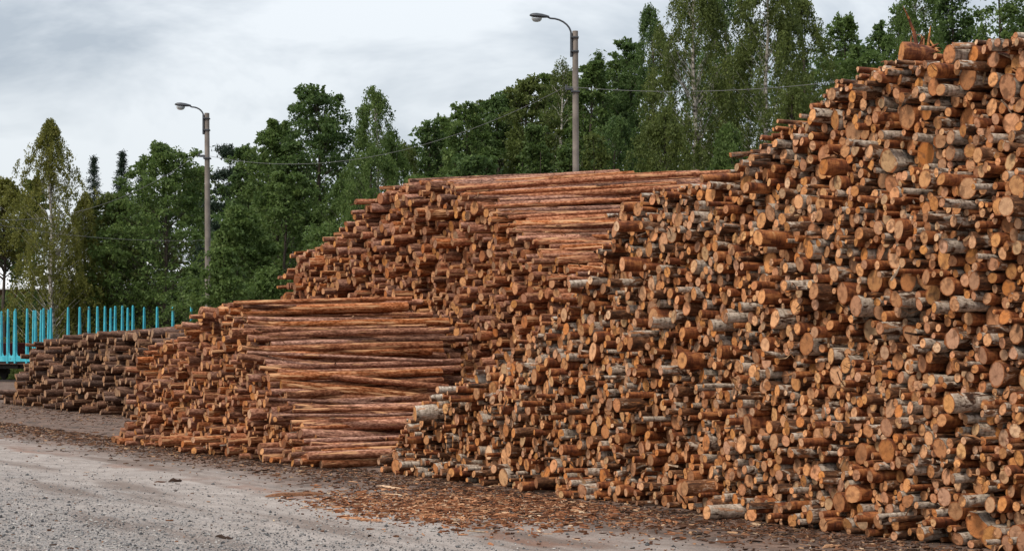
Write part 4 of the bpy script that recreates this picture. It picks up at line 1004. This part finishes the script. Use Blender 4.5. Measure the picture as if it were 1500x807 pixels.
TREES = [
 ('birch', 77, 176, 108, 78, 'yellow', 'tall yellow-green weeping birch with a thin white trunk', 10500, .14, 'white', .12),
 ('broad', 8, 262, 80, 84, 'yellow', 'yellowish rounded tree cut by the photo\'s edge, beside the weeping birch', 6000, .60, None, .14),
 ('broad', 46, 262, 56, 92, 'olive', 'olive tree peeping out directly behind the weeping birch', 6000, .1, None, .14),
 ('birch', 122, 285, 80, 82, 'yellow', 'small drooping yellow-green birch right behind the tall weeping birch', 8000, .1, 'white', .12),
 ('spruce', 136, 229, 84, 98, 'needle', 'thin dark conifer with loose tiers rising right of the weeping birch', 6500, .2, None, .10),
 ('spruce', 178, 222, 110, 100, 'needle', 'dark spruce with a broad pointed top', 9500, .1, None, .11),
 ('spruce', 206, 230, 84, 104, 'needle', 'dark pointed conifer squeezed between the broad spruce and the rounded green tree', 6500, .2, None, .10),
 ('broad', 243, 214, 150, 80, 'green', 'wide rounded green tree just left of the farther lamp', 16000, .06, None, .15),
 ('pine', 328, 212, 78, 96, 'needle', 'dark airy pine directly behind the farther lamp pole', 6500, .3, None, .18),
 ('broad', 362, 212, 80, 90, 'deep', 'dark green tree just right of the airy pine', 9000, .06, None, .15),
 ('broad', 405, 178, 110, 84, 'green', 'leaning green tree at the shoulder of the big dark aspen', 12000, .06, None, .15),
 ('broad', 468, 126, 150, 84, 'deep', 'big dark green aspen with the highest crown left of the gap in the skyline', 17000, .06, None, .16),
 ('birch', 556, 130, 115, 80, 'green', 'birch with ragged see-through top right of the big dark aspen', 12500, .06, 'white', .13),
 ('birch', 535, 215, 130, 73, 'green', 'lower drooping green birch in front of the ragged birch', 12000, .05, None, .12),
 ('broad', 420, 255, 130, 73, 'green', 'bushy mid-green tree in front of the big dark aspen', 13000, .04, None, .14),
 ('broad', 345, 305, 110, 71, 'green', 'low bushy tree at the foot of the farther lamp pole', 11000, .03, None, .14),
 ('broad', 632, 180, 84, 90, 'deep', 'first and shortest of the dark trees stepping up right of the gap', 9000, .05, None, .15),
 ('broad', 682, 150, 96, 86, 'green', 'second green tree stepping up right of the gap', 11000, .05, None, .15),
 ('broad', 730, 138, 96, 90, 'deep', 'third dark tree stepping up towards the nearer lamp', 10000, .05, None, .15),
 ('broad', 776, 112, 100, 88, 'olive', 'tall olive tree left of the nearer lamp pole', 12000, .05, None, .15),
 ('birch', 826, 86, 86, 92, 'olive', 'slim birch with a sparse twiggy top behind the nearer lamp pole', 5500, .1, 'white', .11),
 ('broad', 866, 92, 76, 88, 'green', 'narrow green tree right of the nearer lamp pole', 9000, .05, None, .15),
 ('spruce', 889, 80, 66, 90, 'deep', 'pointed green spruce between the nearer lamp and the tall birches', 7000, .06, None, .17),
 ('broad', 930, 58, 96, 92, 'deep', 'dark tree leaning against the tall birches', 12000, .05, None, .15),
 ('birch', 1018, -46, 165, 78, 'olive', 'tall weeping birch with a white trunk, first of the high birches right of the lamp', 19000, .08, 'white', .13),
 ('birch', 1074, -18, 120, 88, 'deep', 'darker birch standing back between the two tall white-trunked birches', 12000, .06, 'white', .13),
 ('birch', 1123, -58, 165, 76, 'olive', 'tall weeping birch with a white trunk, second of the high birches', 19000, .08, 'white', .13),
 ('birch', 1183, -6, 115, 85, 'olive', 'weeping birch just left of the pale gap of sky above the birch pile', 13000, .05, None, .13),
 ('broad', 1236, 22, 90, 92, 'green', 'green tree below the pale gap of sky', 11000, .05, None, .15),
 ('broad', 1284, 34, 76, 98, 'deep', 'farthest dark tree in the pale gap of sky', 8000, .05, None, .15),
 ('birch', 1340, -34, 90, 84, 'green', 'birch right of the pale gap, behind the splintered stump', 11000, .06, 'white', .13),
 ('broad', 1396, -44, 110, 88, 'deep', 'dark tree behind the highest part of the birch pile', 13000, .05, None, .15),
 ('broad', 1462, -50, 120, 84, 'green', 'green tree behind the last stretch of the birch pile', 13000, .05, None, .15),
 ('broad', 1535, -46, 120, 86, 'deep', 'dark tree cut by the edge of the photo behind the birch pile', 9000, .05, None, .15),
 ('broad', 690, 225, 130, 73, 'deep', 'dark bushy tree behind the top of the tall pine pile', 12000, .03, None, .14),
 ('broad', 620, 262, 110, 70, 'green', 'low green tree at the far end of the tall pine pile', 10000, .03, None, .14),
 ('birch', 900, 175, 120, 74, 'deep', 'drooping dark birch just right of the nearer lamp pole foot', 12000, .03, None, .12),
 ('birch', 975, 160, 120, 71, 'olive', 'low weeping birch in front of the first tall birch', 12000, .03, None, .12),
 ('birch', 1075, 185, 110, 70, 'green', 'low weeping birch behind the notch of the birch pile', 11000, .03, None, .12),
 ('birch', 1165, 130, 120, 72, 'olive', 'low weeping birch behind the lower shoulder of the birch pile', 12000, .03, None, .12),
 ('broad', 1270, 70, 120, 76, 'green', 'bushy green tree behind the upper shoulder of the birch pile', 12000, .03, None, .14),
 ('broad', 655, 166, 84, 94, 'green', 'green tree filling the step between the first and second dark trees right of the gap', 8000, .05, None, .15),
 ('broad', 706, 150, 84, 95, 'olive', 'olive tree peeping between the second and third trees right of the gap', 8000, .05, None, .15),
 ('broad', 753, 130, 84, 96, 'deep', 'dark tree half hidden left of the tall olive tree', 8000, .05, None, .15),
 ('broad', 806, 108, 76, 97, 'green', 'green tree half hidden right of the tall olive tree', 8000, .05, None, .15),
 ('broad', 846, 104, 76, 96, 'deep', 'dark tree directly behind the nearer lamp pole', 8000, .05, None, .15),
 ('broad', 908, 82, 84, 97, 'green', 'green tree behind the pointed spruce', 8000, .05, None, .15),
 ('birch', 600, 208, 70, 88, 'olive', 'small olive birch standing in the gap of the skyline', 6000, .05, None, .12),
 ('broad', 288, 248, 90, 88, 'olive', 'olive tree directly left of the farther lamp pole', 8000, .05, None, .15),
 ('broad', 160, 285, 90, 82, 'olive', 'low olive tree before the dark spruce', 7000, .05, None, .15),
 ('broad', 1318, 12, 80, 96, 'green', 'green tree just left of the birch behind the splintered stump', 8000, .05, None, .15),
 ('birch', 965, 10, 90, 90, 'deep', 'dark birch on the near flank of the first high birch', 9000, .05, None, .13),
 ('bush', 787, 188, 76, 66, 'light', 'bright yellow-green willow bush left of the nearer lamp pole', 7000, .02, None, .12),
 ('bush', 826, 214, 46, 64, 'light', 'small bright bush touching the nearer lamp pole', 4000, .02, None, .12),
 ('bush', 870, 200, 60, 65, 'olive', 'olive bush right of the nearer lamp pole foot', 4500, .02, None, .12),
 ('bush', 282, 392, 80, 64, 'light', 'light green bush before the foot of the farther lamp pole', 6000, .02, None, .12),
 ('bush', 330, 365, 70, 63, 'green', 'green bush covering the foot of the farther lamp pole', 6000, .02, None, .12),
 ('bush', 235, 415, 90, 112, 'deep', 'dark bush behind the turquoise stakes and the front pine pile', 5000, .02, None, .15),
 ('bush', 172, 425, 80, 114, 'deep', 'dark bush behind the middle of the row of turquoise stakes', 4500, .02, None, .15),
 ('bush', 110, 420, 80, 115, 'olive', 'olive bush behind the turquoise stakes, right of the birch trunk', 4500, .02, None, .15),
 ('bush', 45, 430, 80, 124, 'olive', 'olive bush behind the turquoise stakes nearest the photo\'s edge', 4500, .02, None, .15),
 ('bush', 385, 395, 90, 66, 'green', 'green bush behind the top of the front pine pile', 6000, .02, None, .12),
 ('bush', 480, 330, 110, 66, 'green', 'green bush behind the far end of the tall pine pile', 7000, .02, None, .12),
 ('broad', 190, 330, 110, 118, 'deep', 'low dark tree in the shade behind the turquoise stakes', 9000, .02, None, .17),
]
for i, (kind, px, top, wpx, Y, leaf, label, n, base, trunk, size) in enumerate(TREES):
    tree(kind, px, top, wpx, Y, leaf, label, 100 + i, n, base, trunk, size)
# the wood behind: one dark mass below the skyline of the trees in front
rng = np.random.default_rng(91); parts = []
sk = [(-150, 320), (60, 320), (110, 320), (180, 275), (240, 270), (330, 270), (400, 215), (480, 185), (560, 190), (608, 225), (640, 205), (700, 180), (800, 140), (900, 115), (930, 95), (990, 50), (1060, 40), (1200, 45), (1290, 55), (1320, 40), (1500, 20), (1650, 20)]
for k in range(760):
    px = rng.uniform(-120, 1620); Y = rng.uniform(104, 112) if px > 330 else rng.uniform(126, 136)
    tp_ = np.interp(px, [a for a, b in sk], [b for a, b in sk]) + rng.uniform(0, 25)
    py = tp_ + (HOR + 30 - tp_) * rng.random() ** .8
    if px < 330 and 385 < py < 445: continue
    X, Z = P(px, Y, py); m = 150; cs = rng.uniform(.8, 1.4)
    d = rng.normal(0, 1, (m, 3)) * cs * np.array([.6, .5, .42])
    parts.append((leaves(np.array([X, Y, max(Z, .4)]) + d, np.tile([0, 0, -.3], (m, 1)), .3, rng), .4 + rng.normal(0, .15) + rng.normal(0, .2, m)))
me = crown_mesh(parts, LEAF['deep'], rng); me.name = 'woodland'
tag(link('woodland', me), 'dark woodland filling the background behind the nearer trees', kind='stuff')
# weeds along the track and the edge of the yard
parts = []
for k in range(500):
    if k < 330:
        s_ = rng.uniform(-14, 34); p = nA + wu * s_ + wvv * rng.uniform(3.6, 6.5); X, Y = p
    else: X, Y = rng.uniform(-14, 12), rng.uniform(58, 64)
    h = rng.uniform(.3, 1.1); m = 60
    d = np.stack([rng.normal(0, .3, m), rng.normal(0, .3, m), rng.random(m) * h], 1)
    parts.append((leaves(np.array([X, Y, 0]) + d, np.tile([0, 0, .8], (m, 1)), .2, rng, .35), .45 + rng.normal(0, .22, m)))
me = crown_mesh(parts, LEAF['olive'], rng); me.name = 'weeds'
tag(link('weeds', me), 'tall weeds along the track and the edge of the yard', kind='stuff')
print('done', round(time.time() - T0, 1))
